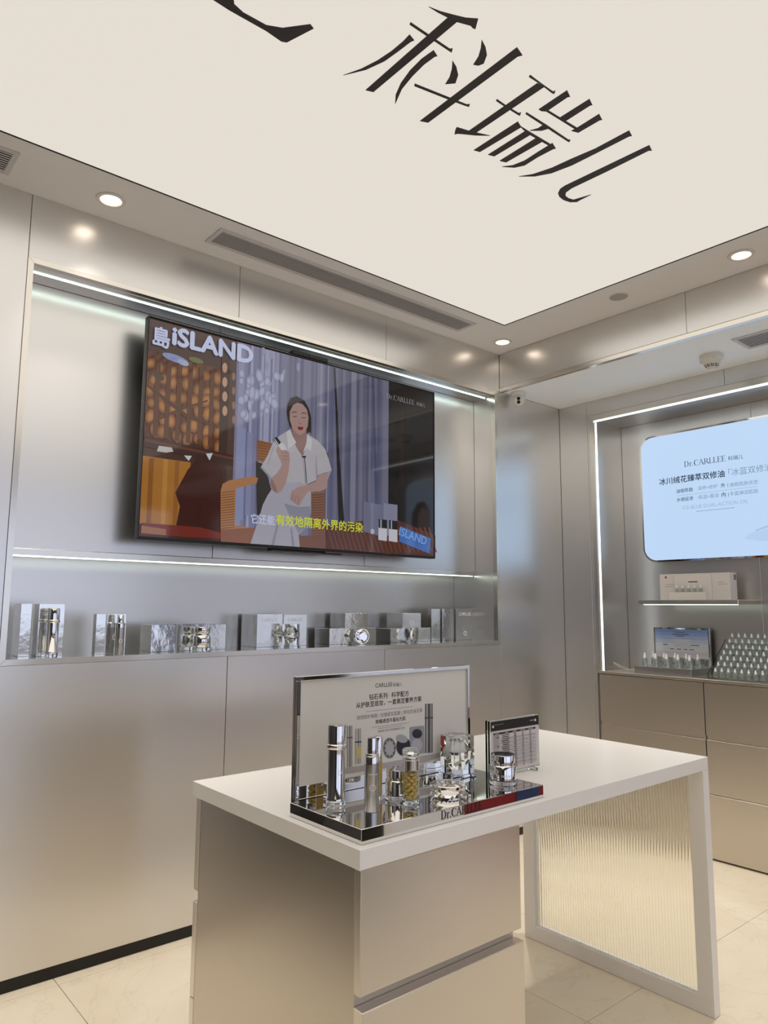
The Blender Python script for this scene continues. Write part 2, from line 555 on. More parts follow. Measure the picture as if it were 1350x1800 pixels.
# the rest of the shop, behind the camera ----------------------------
tag(MB().box((-0.02, Y_NEAR - 0.15, 0), (X_FAR, Y_NEAR - 0.001, 3.45)).build('wall_front', M['front']), kind='structure')
g = MB()
for y0, y1, z0, z1 in ((Y_NEAR - 0.15, -5.3, 0, 3.45), (-3.5, -3.3, 0, 2.8), (0.4, 1.25, 0, 2.8), (-5.299, 1.25, 2.8, 3.45)):  # unseen piers and lintel, added as dark contrast for the chrome reflections
    g.box((X_FAR + 0.001, y0, z0), (X_FAR + 0.3, y1 - 0.0005, z1 - 0.0005))
tag(g.build('wall_right', M['front']), kind='structure')

# ceiling -----------------------------------------------------------
PX0, PY1, PX1, PY0 = 0.372, -0.381, 5.3, -6.05
g = MB()
g.box((-0.02, Y_NEAR, HC), (PX0, 0.0, 3.40))
g.box((PX0, PY1, HC), (X_FAR, 0.0, 3.40))
g.box((PX1, Y_NEAR, HC), (X_FAR, PY1, 3.40))
g.box((PX0, Y_NEAR, HC), (PX1, PY0, 3.40))
g.box((-0.02, Y_NEAR, 3.40), (X_FAR, 1.25, 3.45))
ceiling = tag(g.build('ceiling', M['ceil']), kind='structure')
MB().box((0.0005, 0.03, HF), (X_FAR, YB + 0.02, 3.40)).build('soffit', M['soffit'], ceiling)
g = MB()
for a, b_ in (((PX0, PY1 - 0.007, HC + 0.001), (PX1, PY1 + 0.0005, HC + 0.03)), ((PX0 - 0.0005, PY0, HC + 0.001), (PX0 + 0.007, PY1, HC + 0.03))):
    g.box(a, b_)
g.build('shadow_gap', M['gap'], ceiling)
for x0, x1 in ((0.001, 1.372), (1.372, 2.74), (2.74, 4.1), (4.1, X_FAR)):
    MB().box((x0 + G, 0.0, HF + 0.026), (x1 - G, 0.028, HC - 0.0005), 0.001).build('fascia_panel', M['panel'], ceiling)
tag(MB().box((0.001, -0.004, HF - 0.004), (X_FAR, 0.029, HF + 0.024), 0.0015).build('trim_3', M['trim']), kind='structure')

# ================================================================== CEILING THINGS
lp = thing('ceiling_light_panel', 'large luminous white ceiling panel with black brand lettering', 'ceiling light', (2.8, -3.2, HC + 0.004))
diffuser = MB().box((PX0 + 0.007, PY0 + 0.001, HC + 0.003), (PX1 - 0.001, PY1 - 0.007, HC + 0.02)).build('diffuser', M['diffuser'], lp)
za = lambda u, v: (350 + u / 2.4545, v / 2.4545)
zb = lambda u, v: (780 + u / 3.375, 60 + v / 3.375)
KE = [[(990, 30), (1040, 50), (1100, 66), (1150, 78), (1204, 82), (1192, 127), (1180, 122), (1172, 112), (1110, 95), (1075, 78), (1030, 55)],
      [(1072, 78), (1112, 96), (752, 398), (718, 390)],
      [(912, 97), (990, 150), (1082, 212), (1094, 210), (1090, 228), (1080, 222), (908, 107)],
      [(908, 150), (928, 175), (912, 182), (860, 222), (800, 265), (720, 302), (622, 326), (700, 298), (770, 262), (830, 222), (880, 180)],
      [(1012, 218), (1028, 243), (1016, 246), (970, 280), (920, 330), (875, 385), (845, 452), (848, 410), (870, 360), (910, 305), (960, 255)],
      [(1219, 172), (1236, 205), (1242, 238), (1228, 275), (1205, 284), (1183, 280), (1205, 245), (1215, 210)],
      [(1093, 262), (1110, 290), (1118, 325), (1106, 360), (1062, 364), (1080, 335), (1090, 300)],
      [(930, 362), (1085, 424), (1155, 452), (1168, 450), (1165, 462), (1150, 458), (1080, 432), (928, 372)],
      [(1371.8, 205.4), (1395.1, 239.6), (1374.5, 245.2), (988, 530), (953, 523)]]
RUI = [[(512, 243), (585, 298), (648, 342), (663, 337), (655, 357), (640, 350), (580, 303), (505, 255)],
       [(556, 292), (595, 315), (192, 586), (148, 576)],
       [(316, 387), (375, 428), (445, 470), (459, 466), (452, 486), (440, 480), (370, 437), (310, 397)],
       [(77, 553), (145, 574), (190, 585), (275, 604), (190, 602), (110, 594), (82, 592), (64, 596), (68, 572)],
       [(732, 335), (750, 373), (735, 375), (610, 460), (580, 458), (563, 448)],
       [(865, 386), (882, 422), (868, 425), (722, 518), (692, 495)],
       [(922, 475), (940, 510), (926, 512), (798, 586), (757, 575), (790, 558)],
       [(614, 450), (792, 558), (783, 568), (605, 458)],
       [(490, 465), (610, 540), (740, 628), (752, 628), (745, 642), (735, 638), (600, 550), (485, 475)],
       [(590, 540), (622, 562), (580, 574), (510, 574), (560, 560)],
       [(440, 520), (460, 553), (215, 700), (178, 690)],
       [(444, 540), (500, 575), (640, 658), (632, 668), (490, 587)],
       [(482, 578), (517, 597), (300, 726), (263, 717)],
       [(550, 617), (587, 638), (370, 762), (332, 753)],
       [(645, 648), (665, 680), (650, 683), (560, 730), (480, 780), (420, 793), (345, 788), (410, 780), (480, 752), (560, 700), (625, 660)]]
ER = [[(1100, 573), (1117, 605), (1100, 608), (900, 710), (760, 780), (640, 826), (540, 845), (445, 846), (530, 832), (640, 795), (760, 740), (900, 680)],
      [(1220, 660), (1235, 692), (1215, 693), (970, 815), (760, 915), (725, 940), (722, 960), (740, 975), (770, 984), (875, 953), (805, 988), (790, 997), (750, 998), (710, 985), (685, 965), (678, 945), (690, 920), (720, 900)]]
EE = [[(-60, -70), (60, 0), (130, 45), (290, 135), (355, 180), (378, 184), (494, 124), (480, 106), (360, 122), (290, 110), (190, 55), (152, 20), (148, -12), (175, -45), (420, -240), (330, -255), (60, -60)]]
for polys, zz in ((KE, za), (RUI, zb), (ER, zb), (EE, za)):
    g = MB()
    for k, p in enumerate(polys):
        g.prism([onZ(*zz(*q), HC + 0.0008 - 0.00002 * k) for q in p], (0, 0, 0.0028))
    g.build('lettering', M['vinyl'], diffuser)

# downlights
for (x, y), lab in zip(((0.182, -2.808), (0.181, -0.174), (1.774, -0.201)),
                       ('round recessed downlight between the two long ceiling vents', 'round recessed downlight in the inner ceiling corner', 'round recessed downlight nearest the right edge, past the ceiling speaker')):
    t = thing('downlight', lab, 'downlight', (x, y, HC), 'recessed ceiling downlights')
    MB().lathe([(0.043, 0.0), (0.060, 0.0), (0.063, -0.003), (0.060, -0.006), (0.047, -0.006), (0.043, 0.0)], 40, (x, y, HC), close=False).build('trim_ring', M['whiteplastic'], t, 40)
    MB().lathe([(0.041, -0.004), (0.041, 0.0)], 32, (x, y, HC)).build('lens', M['lens'], t)
    ld = bpy.data.lights.new('downlight_beam', 'SPOT')
    ld.energy = SPOT_W; ld.spot_size = math.radians(80); ld.spot_blend = 1.0; ld.shadow_soft_size = 0.045; ld.color = (1.0, 0.93, 0.85)
    lo = bpy.data.objects.new('lamp', ld); C.objects.link(lo); lo.location = (x, y, HC - 0.012)
    lo.parent = t; lo.matrix_parent_inverse = Matrix.Translation(-t.location)

# speaker
t = thing('ceiling_speaker', 'flush round grey speaker grille in the ceiling margin', 'speaker', (1.094, -0.228, HC))
MB().lathe([(0.055, 0.0), (0.055, -0.003), (0.052, -0.004)], 40, (1.094, -0.228, HC)).build('rim', M['whiteplastic'], t, 40)
MB().lathe([(0.050, -0.002), (0.050, -0.0048), (0.02, -0.0052)], 40, (1.094, -0.228, HC)).build('grille', M['speaker'], t, 40)


def vent(x0, x1, y0, y1, z, n, axis, lab, grp):
    n -= 1
    t = thing('air_vent', lab, 'air vent', ((x0 + x1) / 2, (y0 + y1) / 2, z), grp)
    f = 0.022
    g = MB()
    g.box((x0, y0, z - 0.006), (x1, y0 + f, z - 0.0002), 0.001); g.box((x0, y1 - f, z - 0.006), (x1, y1, z - 0.0002), 0.001)
    g.box((x0, y0 + f, z - 0.006), (x0 + f, y1 - f, z - 0.0002), 0.001); g.box((x1 - f, y0 + f, z - 0.006), (x1, y1 - f, z - 0.0002), 0.001)
    g.build('frame', M['vent'], t)
    MB().box((x0 + f, y0 + f, z - 0.0012), (x1 - f, y1 - f, z - 0.0002)).build('opening_shade', M['ventdark'], t)  # dark plate stands in for the shade inside the vent
    lo, hi = (x0 + f, x1 - f) if axis == 1 else (y0 + f, y1 - f)
    p = (hi - lo) / n
    first = None
    for i in range(n):
        a = lo + p * (i + 0.28); b_ = lo + p * (i + 0.74)
        g = MB()
        if axis == 1: g.box((a, y0 + f, z - 0.0060), (b_, y1 - f, z - 0.0052))
        else: g.box((x0 + f, a, z - 0.0060), (x1 - f, b_, z - 0.0052))
        g.build('slat', M['vent'], t)
    return t


vent(0.117, 0.285, -2.326, -0.543, HC, 10, 1, 'long slatted grey air vent in the ceiling above the television', 'ceiling air vents')
vent(0.090, 0.282, -4.9, -3.202, HC, 10, 1, 'slatted air vent cut by the left edge of the photo', 'ceiling air vents')
vent(1.523, 2.9, 0.205, 0.435, HF, 9, 0, 'slatted air vent in the lower soffit beside the smoke detector', 'ceiling air vents')

# smoke detector
sx, sy = 1.325, 0.385
t = thing('smoke_detector', 'white conical smoke detector under the lower soffit', 'smoke detector', (sx, sy, HF))
MB().lathe([(0.066, 0.0), (0.068, -0.012), (0.066, -0.024), (0.060, -0.026)], 36, (sx, sy, HF - 0.0002)).build('base', M['whiteplastic'], t, 40)
hd = MB().lathe([(0.060, -0.026), (0.054, -0.034), (0.034, -0.074), (0.033, -0.078)], 36, (sx, sy, HF)).build('head', M['whiteplastic'], t, 40)
MB().lathe([(0.027, -0.078), (0.026, -0.090), (0.02, -0.093)], 28, (sx, sy, HF)).build('cap', M['whiteplastic'], t, 40)
for zz0, zz1, rr in ((-0.060, -0.066, 0.0405), (-0.069, -0.0745, 0.0362)):
    for k in range(10):
        a0 = 2 * math.pi * k / 10
        n = 5
        o1 = [(sx + (rr + 0.0008) * math.cos(a0 + 0.5 * i / n), sy + (rr + 0.0008) * math.sin(a0 + 0.5 * i / n), HF + zz0) for i in range(n + 1)]
        o2 = [(sx + (rr - 0.0022) * math.cos(a0 + 0.5 * i / n), sy + (rr - 0.0022) * math.sin(a0 + 0.5 * i / n), HF + zz1) for i in range(n + 1)][::-1]
        MB().poly(o1 + o2).build('slot', M['black'], t)
for k in range(3):
    a = -0.9 + 2.1 * k
    MB().box((sx + 0.058 * math.cos(a) - 0.008, sy + 0.058 * math.sin(a) - 0.008, HF - 0.04), (sx + 0.058 * math.cos(a) + 0.008, sy + 0.058 * math.sin(a) + 0.008, HF - 0.02), 0.003).build('clip', M['whiteplastic'], t)

# dome camera
t = thing('security_camera', 'small white dome security camera with two black lenses', 'camera', (0.07, 0.115, HF))
cx, cy, cz = 0.075, 0.115, HF - 0.052
MB().lathe([(0.052, 0.0), (0.053, -0.014), (0.048, -0.026), (0.040, -0.032)], 32, (cx, cy, HF - 0.0002)).build('base', M['whiteplastic'], t, 40)
g = MB()
bmesh.ops.create_uvsphere(g.bm, u_segments=28, v_segments=18, radius=0.042, matrix=Matrix.Translation((cx, cy, cz)))
g.build('dome', M['whiteplastic'], t, 60)
dv = (Vector((CAM.x, CAM.y, 1.0)) - Vector((cx, cy, cz))).normalized()
rv = dv.cross(Vector((0, 0, 1))).normalized(); uv = rv.cross(dv)
fp = Vector((cx, cy, cz)) + dv * 0.034
g = MB()
n = 28
fpts = [fp + (rv * math.cos(2 * math.pi * i / n) * 0.023 + uv * math.sin(2 * math.pi * i / n) * 0.030) for i in range(n)]
g.prism(fpts, dv * 0.008)
g.build('face_plate', M['whiteplastic'], t)
for s in (-1, 1):
    cc = fp + uv * (0.0125 * s) + dv * 0.008
    MB().prism([cc + (rv * math.cos(2 * math.pi * i / n) + uv * math.sin(2 * math.pi * i / n)) * 0.0118 for i in range(n)], dv * 0.002).build('lens', M['charcoal'], t)

# ================================================================== LED STRIPS
tag(MB().box((-0.086, NY0 + 0.03, 2.9615), (-0.078, NY1 - 0.03, 2.9645)).build('led_strip', M['led']), 'bright led strip along the top of the television niche', 'led strip', 'led strips')
tag(MB().box((-0.226, NY0 + 0.03, 1.7105), (-0.214, NY1 - 0.03, 1.7155)).build('led_strip', M['ledsoft']), 'thin led strip under the divider, lighting the product ledge', 'led strip', 'led strips')
tag(MB().box((RX0 + 0.001, YB + 0.022, RZ1 - 0.0065), (RX1 - 0.001, YB + 0.028, RZ1 - 0.0005)).build('led_strip', M['ledb']), 'led strip along the top of the recess with the blue lightbox', 'led strip', 'led strips')
tag(MB().box((RX0 + 0.0005, YB + 0.022, 1.0685), (RX0 + 0.0065, YB + 0.028, RZ1 - 0.014)).build('led_strip', M['ledb']), 'upright led strip at the left side of the lightbox recess', 'led strip', 'led strips')
tag(MB().box((RX1 - 0.0065, YB + 0.022, 1.0685), (RX1 - 0.0005, YB + 0.028, RZ1 - 0.014)).build('led_strip', M['ledb']), 'upright led strip at the far right side of the recess, seen mirrored in the television', 'led strip', 'led strips')

# ================================================================== TELEVISION
TX = -0.05
TY0, TY1, TZ0, TZ1 = -2.526, -0.602, 1.803, 2.891
tv = thing('television', 'large black wall-mounted television playing a video of a seated woman', 'television', (-0.1, (TY0 + TY1) / 2, TZ0))
MB().box((TX - 0.03, TY0, TZ0), (TX - 0.0005, TY1, TZ1), 0.002).build('casing', M['black'], tv)
MB().box((-0.199, -2.0, 2.0), (TX - 0.03, -1.1, 2.65), 0.01).build('wall_mount', M['black'], tv)
MB().box((TX - 0.045, -1.80, TZ0 - 0.014), (TX - 0.004, -1.33, TZ0 - 0.0005), 0.003).build('speaker_bar', M['black'], tv)
g = MB()
bz = 0.006
for a, b_ in (((TY0, TZ0), (TY1, TZ0 + 0.016)), ((TY0, TZ1 - bz), (TY1, TZ1)), ((TY0, TZ0 + 0.016), (TY0 + bz, TZ1 - bz)), ((TY1 - bz, TZ0 + 0.016), (TY1, TZ1 - bz))):
    g.box((TX - 0.0004, a[0], a[1]), (TX + 0.012, b_[0], b_[1]), 0.001)
g.build('bezel', M['black'], tv)
wc = thing('webcam', 'black camera bar perched on top of the television', 'webcam', (-0.06, -1.58, TZ1))
MB().box((-0.085, -1.70, TZ1 + 0.001), (-0.035, -1.46, TZ1 + 0.026), 0.004, 2).build('body', M['black'], wc)
MB().prism([(-0.035, -1.58 + 0.008 * math.cos(i * 0.3142), TZ1 + 0.0135 + 0.008 * math.sin(i * 0.3142)) for i in range(20)], (0.003, 0, 0)).build('lens', M['charcoal'], wc)

tvp = lambda u, v: onX(230 + u / 2.4545, 540 + v / 2.4545, TX)
P = Pic(tvp, (1, 0, 0))
# background
y0, y1, z0, z1 = TY0 + bz, TY1 - bz, TZ0 + 0.016, TZ1 - bz
P.poly([(TX, y0, z0), (TX, y1, z0), (TX, y1, z1), (TX, y0, z1)], (70, 44, 36), raw=True)
yP = lambda u, v=500: tvp(u, v).y
zP = lambda u, v: tvp(u, v).z


def rect(u0, v0, u1, v1, col):           # upright rectangle on the screen between two picture points
    a, b_ = tvp(u0, v0), tvp(u1, v1)
    a.y = max(a.y, y0); b_.y = min(b_.y, y1); a.z = min(a.z, z1); b_.z = max(b_.z, z0)
    P.poly([(TX, a.y, b_.z), (TX, b_.y, b_.z), (TX, b_.y, a.z), (TX, a.y, a.z)], col, raw=True)


rect(60, 42, 460, 180, (80, 58, 52))
rect(66, 190, 392, 590, (104, 60, 36))
for i in range(7):                        # slats behind the lattice
    rect(80 + i * 46, 190 + i * 12, 84 + i * 46, 560 + i * 8, (86, 48, 30))
for r in range(6):
    for c in range(7):
        u = 88 + c * 47 + (r % 2) * 6 + random.uniform(-9, 9)
        v = 250 + r * 57 + c * 10 + random.uniform(-12, 12)
        a, b_, k = random.uniform(14, 20), random.uniform(18, 27), random.uniform(0.75, 1.1)
        rt = random.uniform(-0.4, 0.4)
        for q, cl in ((1.3, (122, 74, 42)), (1.1, (142, 90, 48)), (0.85, (164, 108, 56)), (0.55, (180, 124, 66))):
            P.ell(u, v, a * q, b_ * q, tuple(int(x * (0.55 + 0.45 * k)) for x in cl), rot=rt, n=9)
for c in range(7):
    rect(108 + c * 47, 215 + c * 11, 113 + c * 47, 560 + c * 9, (96, 56, 34))
P.poly([(70, 330), (150, 390), (250, 470), (390, 520), (390, 528), (240, 480), (140, 402), (70, 342)], (84, 50, 32))
P.poly([(70, 500), (200, 440), (330, 400), (330, 408), (200, 450), (70, 512)], (88, 52, 34))
P.ell(190, 222, 60, 16, (140, 150, 196), rot=0.35)
P.ell(225, 240, 26, 12, (170, 178, 214), rot=0.4)
P.ell(280, 230, 34, 12, (110, 112, 66), rot=0.3)
P.ell(120, 300, 26, 14, (74, 62, 44), rot=0.5)
rect(392, 200, 455, 960, (62, 42, 36))
rect(428, 200, 442, 960, (82, 58, 48))
for r in range(4):
    P.ell(404, 262 + r * 62, 11, 22, (196, 152, 126))
    P.ell(442, 300 + r * 62, 7, 18, (150, 112, 92))
P.poly([(56, 556), (446, 640), (446, 690), (52, 600)], (58, 30, 22))
P.poly([(58, 566), (446, 650), (446, 660), (58, 580)], (96, 52, 36))
# lower left
rect(44, 640, 245, 950, (172, 114, 44))
rect(78, 650, 84, 950, (140, 88, 34))
rect(140, 655, 146, 950, (188, 132, 60))
rect(190, 660, 196, 950, (150, 96, 38))
P.poly([(245, 700), (290, 650), (392, 690), (392, 985), (190, 960), (210, 860), (190, 800)], (64, 26, 18))
P.poly([(110, 622), (120, 598), (175, 606), (182, 624), (150, 628)], (196, 192, 186))
P.poly([(228, 640), (262, 642), (248, 664)], (206, 208, 214))
P.poly([(322, 632), (352, 630), (338, 662)], (206, 210, 218))
P.poly([(46, 930), (300, 950), (392, 975), (392, 1000), (42, 980)], (120, 44, 32))
P.poly([(44, 942), (150, 958), (150, 984), (42, 974)], (158, 106, 76))
# curtains
k = 0
u = 458.0
cc = [(112, 112, 140), (132, 132, 158), (96, 98, 130), (122, 122, 148), (146, 146, 170), (104, 106, 136)]
while u < 1108:
    wd = random.uniform(5, 14)
    u1 = min(u + wd, 1110)
    base = random.choice(cc)
    s = 1.12 if u < 640 else (0.96 if u < 880 else 0.86)
    rect(u, 150 + (u - 458) * 0.26, u1, 1030, tuple(min(255, int(v * s)) for v in base))
    u = u1
for i in range(30):
    u, v, a, b_, rt = random.uniform(466, 655), random.uniform(285, 470), random.uniform(6, 13), random.uniform(13, 26), random.uniform(-0.3, 0.3)
    for q, cl in ((1.35, (142, 144, 172)), (1.1, (156, 160, 190)), (0.8, (176, 180, 208))):
        P.ell(u, v, a * q, b_ * q, cl, rot=rt, n=10)
for i in range(5):
    P.ell(random.uniform(500, 720), random.uniform(185, 260), 8, 20, (150, 152, 180), n=10)
rect(462, 520, 480, 920, (142, 148, 184)); rect(500, 540, 512, 900, (134, 140, 176))
P.poly([(873, 262), (879, 264), (890, 470), (897, 640), (918, 930), (893, 930), (884, 640), (880, 470)], (14, 12, 16))
P.poly([(1040, 300), (1046, 300), (1062, 880), (1050, 880)], (70, 72, 104))
# right dark part of the room
rect(1110, 300, 1310, 1085, (20, 16, 16))
rect(1160, 430, 1172, 760, (40, 26, 22)); rect(1188, 440, 1196, 760, (34, 22, 18)); rect(1116, 500, 1134, 560, (36, 28, 20))
# low woven table
P.poly([(835, 945), (1115, 905), (1310, 985), (1310, 1085), (835, 1060)], (84, 44, 34))
for i in range(24):
    P.poly([(842 + i * 19, 950), (848 + i * 19, 950), (880 + i * 19, 1058), (874 + i * 19, 1058)], (112, 64, 46))
# arm chair
P.poly([(540, 572), (612, 590), (596, 640), (572, 672), (540, 662)], (150, 96, 54))
for i in range(7):
    P.poly([(541, 580 + i * 12), (606, 594 + i * 11), (605, 597 + i * 11), (541, 584 + i * 12)], (108, 66, 38))
P.poly([(832, 625), (850, 629), (848, 672), (838, 660)], (110, 76, 44))
P.poly([(536, 664), (572, 680), (606, 800), (570, 870), (540, 910)], (52, 48, 44))
P.poly([(384, 792), (392, 764), (420, 748), (525, 730), (545, 738), (540, 760), (450, 782), (444, 940), (560, 960), (560, 1028), (384, 1010)], (176, 122, 80))
for i in range(20):
    P.poly([(386, 800 + i * 11), (444, 792 + i * 11), (444, 796 + i * 11), (386, 804 + i * 11)], (128, 84, 54))
P.poly([(384, 960), (560, 950), (560, 1030), (384, 1012)], (142, 90, 66))
P.poly([(775, 800), (832, 794), (836, 1048), (775, 1044)], (136, 92, 72))
for i in range(22):
    P.poly([(776, 810 + i * 11), (834, 806 + i * 11), (834, 810 + i * 11), (776, 814 + i * 11)], (100, 66, 54))
P.poly([(560, 1000), (830, 980), (836, 1048), (560, 1034)], (120, 78, 62))

# the woman in the video
q6 = lambda x, y: ((430 + x / 6 - 230) * 2.4545, (680 + y / 6 - 540) * 2.4545)
W = lambda pts, col: P.poly([q6(*p) for p in pts], col)
HAIR, SKIN, SKD = (40, 34, 32), (172, 140, 134), (146, 114, 110)
SH, SHD, SHL = (182, 178, 184), (156, 152, 162), (202, 198, 202)
TR, TRD = (170, 168, 180), (142, 142, 158)
W([(290, 1060), (430, 1000), (640, 1030), (690, 1110), (690, 1340), (640, 1480), (560, 1560), (572, 1690), (50, 1660), (90, 1540), (140, 1400), (180, 1250), (230, 1150)], TR)
W([(405, 1230), (470, 1380), (560, 1545), (640, 1480), (690, 1340), (680, 1260), (560, 1270)], TRD)
W([(330, 1440), (350, 1450), (300, 1670), (270, 1668)], TRD)
W([(470, 1500), (490, 1490), (520, 1690), (490, 1688)], TRD)
W([(540, 100), (480, 120), (445, 185), (432, 270), (445, 350), (462, 410), (490, 460), (500, 500), (640, 500), (676, 480), (694, 500), (692, 330), (668, 230), (622, 150)], HAIR)
W([(486, 430), (498, 560), (540, 650), (600, 740), (630, 640), (645, 530), (640, 450)], SKD)
W([(470, 450), (350, 525), (285, 600), (235, 720), (158, 855), (262, 972), (330, 915), (372, 850), (440, 850), (425, 1010), (560, 1015), (640, 1032), (745, 985), (760, 930), (908, 885), (880, 780), (840, 660), (760, 570), (650, 500), (640, 620), (604, 742), (540, 650), (505, 560)], SH)
W([(470, 450), (430, 480), (440, 560), (450, 660), (535, 590), (500, 530)], SHL)
W([(650, 500), (700, 560), (690, 680), (625, 640), (604, 700), (640, 600)], SHL)
W([(158, 855), (262, 972), (270, 950), (175, 845)], SHD)
W([(905, 885), (860, 1000), (850, 900)], SHD)
W([(745, 700), (760, 930), (745, 985), (735, 850)], SHD)
W([(600, 742), (612, 742), (640, 1030), (626, 1028)], SHD)
W([(290, 640), (300, 640), (240, 820), (228, 830)], SHD)
W([(590, 735), (640, 730), (632, 752), (600, 750)], (20, 18, 20))
W([(618, 750), (626, 750), (640, 900), (648, 1020), (640, 1020), (630, 900)], (60, 58, 64))
W([(500, 195), (545, 170), (600, 185), (648, 245), (664, 330), (655, 420), (625, 485), (578, 514), (530, 490), (490, 430), (466, 350), (466, 270)], SKIN)
W([(600, 185), (622, 150), (668, 230), (690, 330), (690, 470), (660, 430), (664, 330), (648, 245)], HAIR)
W([(545, 170), (500, 195), (466, 270), (455, 320), (440, 270), (470, 170), (520, 130)], HAIR)
W([(486, 274), (510, 262), (542, 270), (542, 278), (510, 271), (488, 282)], (66, 48, 44))
W([(588, 280), (612, 272), (642, 286), (640, 293), (612, 281), (590, 288)], (66, 48, 44))
W([(500, 308), (520, 316), (540, 310), (538, 320), (520, 325), (502, 318)], (84, 58, 54))
W([(590, 320), (612, 328), (634, 322), (632, 331), (612, 336), (592, 330)], (84, 58, 54))
W([(560, 380), (574, 392), (590, 382), (586, 396), (564, 396)], (136, 100, 96))
W([(544, 432), (562, 422), (578, 427), (594, 422), (612, 434), (598, 458), (566, 460)], (148, 34, 46))
W([(552, 437), (604, 437), (596, 443), (562, 443)], (92, 18, 26))
W([(372, 850), (384, 810), (465, 770), (456, 880), (426, 1010), (384, 1098), (336, 1126), (290, 1098), (258, 1032), (264, 966), (322, 926)], SKIN)
W([(264, 966), (258, 1032), (290, 1098), (336, 1126), (320, 1060), (296, 1000)], SKD)
W([(322, 680), (332, 640), (352, 626), (366, 660), (400, 656), (460, 690), (466, 770), (455, 830), (390, 832), (352, 750)], SKIN)
for a in range(3):
    W([(372 + a * 10, 690 + a * 36), (450, 694 + a * 36), (452, 702 + a * 36), (374 + a * 10, 698 + a * 36)], SKD)
W([(290, 556), (328, 528), (374, 590), (344, 622)], (26, 24, 30))
W([(300, 556), (308, 550), (350, 610), (344, 616)], (210, 210, 216))
W([(344, 622), (374, 590), (402, 602), (434, 664), (380, 672)], (206, 206, 212))
W([(862, 905), (862, 1050), (830, 1090), (690, 1112), (660, 1100), (610, 1180), (562, 1262), (530, 1240), (465, 1185), (480, 1105), (560, 1055), (660, 1035), (740, 1000), (772, 930)], SKIN)
for a in range(3):
    W([(500 + a * 30, 1130 + a * 14), (508 + a * 30, 1130 + a * 14), (488 + a * 32, 1210 + a * 18), (480 + a * 32, 1206 + a * 18)], SKD)
# boxes, bottles and card on the low table
P.poly([(1000, 838), (1086, 855), (1082, 992), (998, 968)], (112, 112, 138))
P.poly([(1086, 845), (1146, 854), (1144, 990), (1084, 985)], (134, 136, 160))
for (u0, v0) in ((1064, 914), (1109, 919)):
    P.poly([(u0, v0), (u0 + 37, v0 + 5), (u0 + 36, v0 + 96), (u0 - 1, v0 + 90)], (206, 206, 216))
    P.poly([(u0, v0), (u0 + 37, v0 + 5), (u0 + 37, v0 + 42), (u0, v0 + 38)], (30, 30, 34))
    P.poly([(u0 + 8, v0 + 2), (u0 + 13, v0 + 3), (u0 + 13, v0 + 38), (u0 + 8, v0 + 38)], (180, 180, 186))
P.ell(1038, 968, 9, 12, (176, 178, 200))
P.poly([(1157, 945), (1289, 998), (1284, 1064), (1153, 1011)], (72, 116, 190))
scr = P.build('screen_picture', M['tvpic'], tv)

TXT = TX + 0.0118


def emis(name, col, s=0.62):
    return mat(name, (5, 5, 5), 0.05, emit=col, es=s)


M['tvwhite'] = emis('caption_white', (196, 204, 232))
M['tvyellow'] = emis('caption_yellow', (206, 214, 70))
M['tvgrey'] = emis('caption_grey', (150, 148, 150))
M['tvblue'] = emis('caption_blue', (120, 160, 222))
tvt = lambda px, py: onX(px, py, TXT)


def tv_text(body, px0, py0, px1, m, bold=0.0, serif=False, squash=1.0):
    a = tvt(px0, py0); b_ = tvt(px1, py0); b_.z = a.z
    flat_text(body, a, b_, M[m], scr, bold, serif, off=0.0, squash=squash)


tv_text('島', 268, 603, 299, 'tvwhite', 0.025, squash=1.08)
a = tvt(302, 604); b_ = tvt(446, 604); b_.z = a.z
flat_text('iSLAND', a, b_, M['tvwhite'], scr, 0.04, off=0, squash=0.93)
tv_text('它还能', 441, 918, 483, 'tvwhite', 0.012, squash=1.1)
a = tvt(485, 921); b_ = tvt(638, 935); b_.z = a.z
flat_text('有效地隔离外界的污染', a, b_, M['tvyellow'], scr, 0.016, off=0, squash=1.05)
a = tvt(680, 700); b_ = tvt(728, 700); b_.z = a.z
flat_text('Dr.CARLLEE', a, b_, M['tvgrey'], scr, serif=True, off=0)
a = tvt(732, 712); b_ = tvt(747, 712); b_.z = a.z
flat_text('科瑞儿', a, b_, M['tvgrey'], scr, off=0)
a = tvt(701, 940); b_ = tvt(749, 958)
flat_text('ISLAND', a, b_, M['tvblue'], scr, 0.02, off=0)

# ================================================================== LIGHTBOX RECESS
lb = thing('lightbox', 'glowing pale blue rounded lightbox with oil advertisement', 'lightbox', (1.24, RY, 1.83))
LY = 1.0
LX0, LX1, LZ0, LZ1 = 0.476, 2.02, 1.826, 2.742


def rrect(x0, x1, z0, z1, r, y, n=8):
    pts = []
    for cx, cz, a0 in ((x1 - r, z1 - r, 0), (x0 + r, z1 - r, 90), (x0 + r, z0 + r, 180), (x1 - r, z0 + r, 270)):
        for i in range(n + 1):
            a = math.radians(a0 + 90 * i / n)
            pts.append((cx + r * math.cos(a), y, cz + r * math.sin(a)))
    return pts


MB().prism(rrect(LX0, LX1, LZ0, LZ1, 0.10, LY), (0, RY - LY - 0.0005, 0)).build('casing', M['chrome'], lb)
P = Pic(lambda x, z: Vector((x, LY - 0.0005, z)), (0, -1, 0), 0.0001)
P.poly([(p[0], p[2]) for p in rrect(LX0 + 0.012, LX1 - 0.012, LZ0 + 0.012, LZ1 - 0.012, 0.09, LY)], (190, 216, 246))
P.poly([(1.19, 1.95), (1.30, 1.93), (1.5, 1.92), (1.7, 1.94), (1.7, 1.98), (1.5, 2.0), (1.33, 2.0), (1.22, 1.98)], (182, 206, 240))
P.poly([(1.26, 1.99), (1.40, 2.03), (1.6, 2.05), (1.6, 2.06), (1.4, 2.045), (1.27, 2.005)], (172, 194, 230))
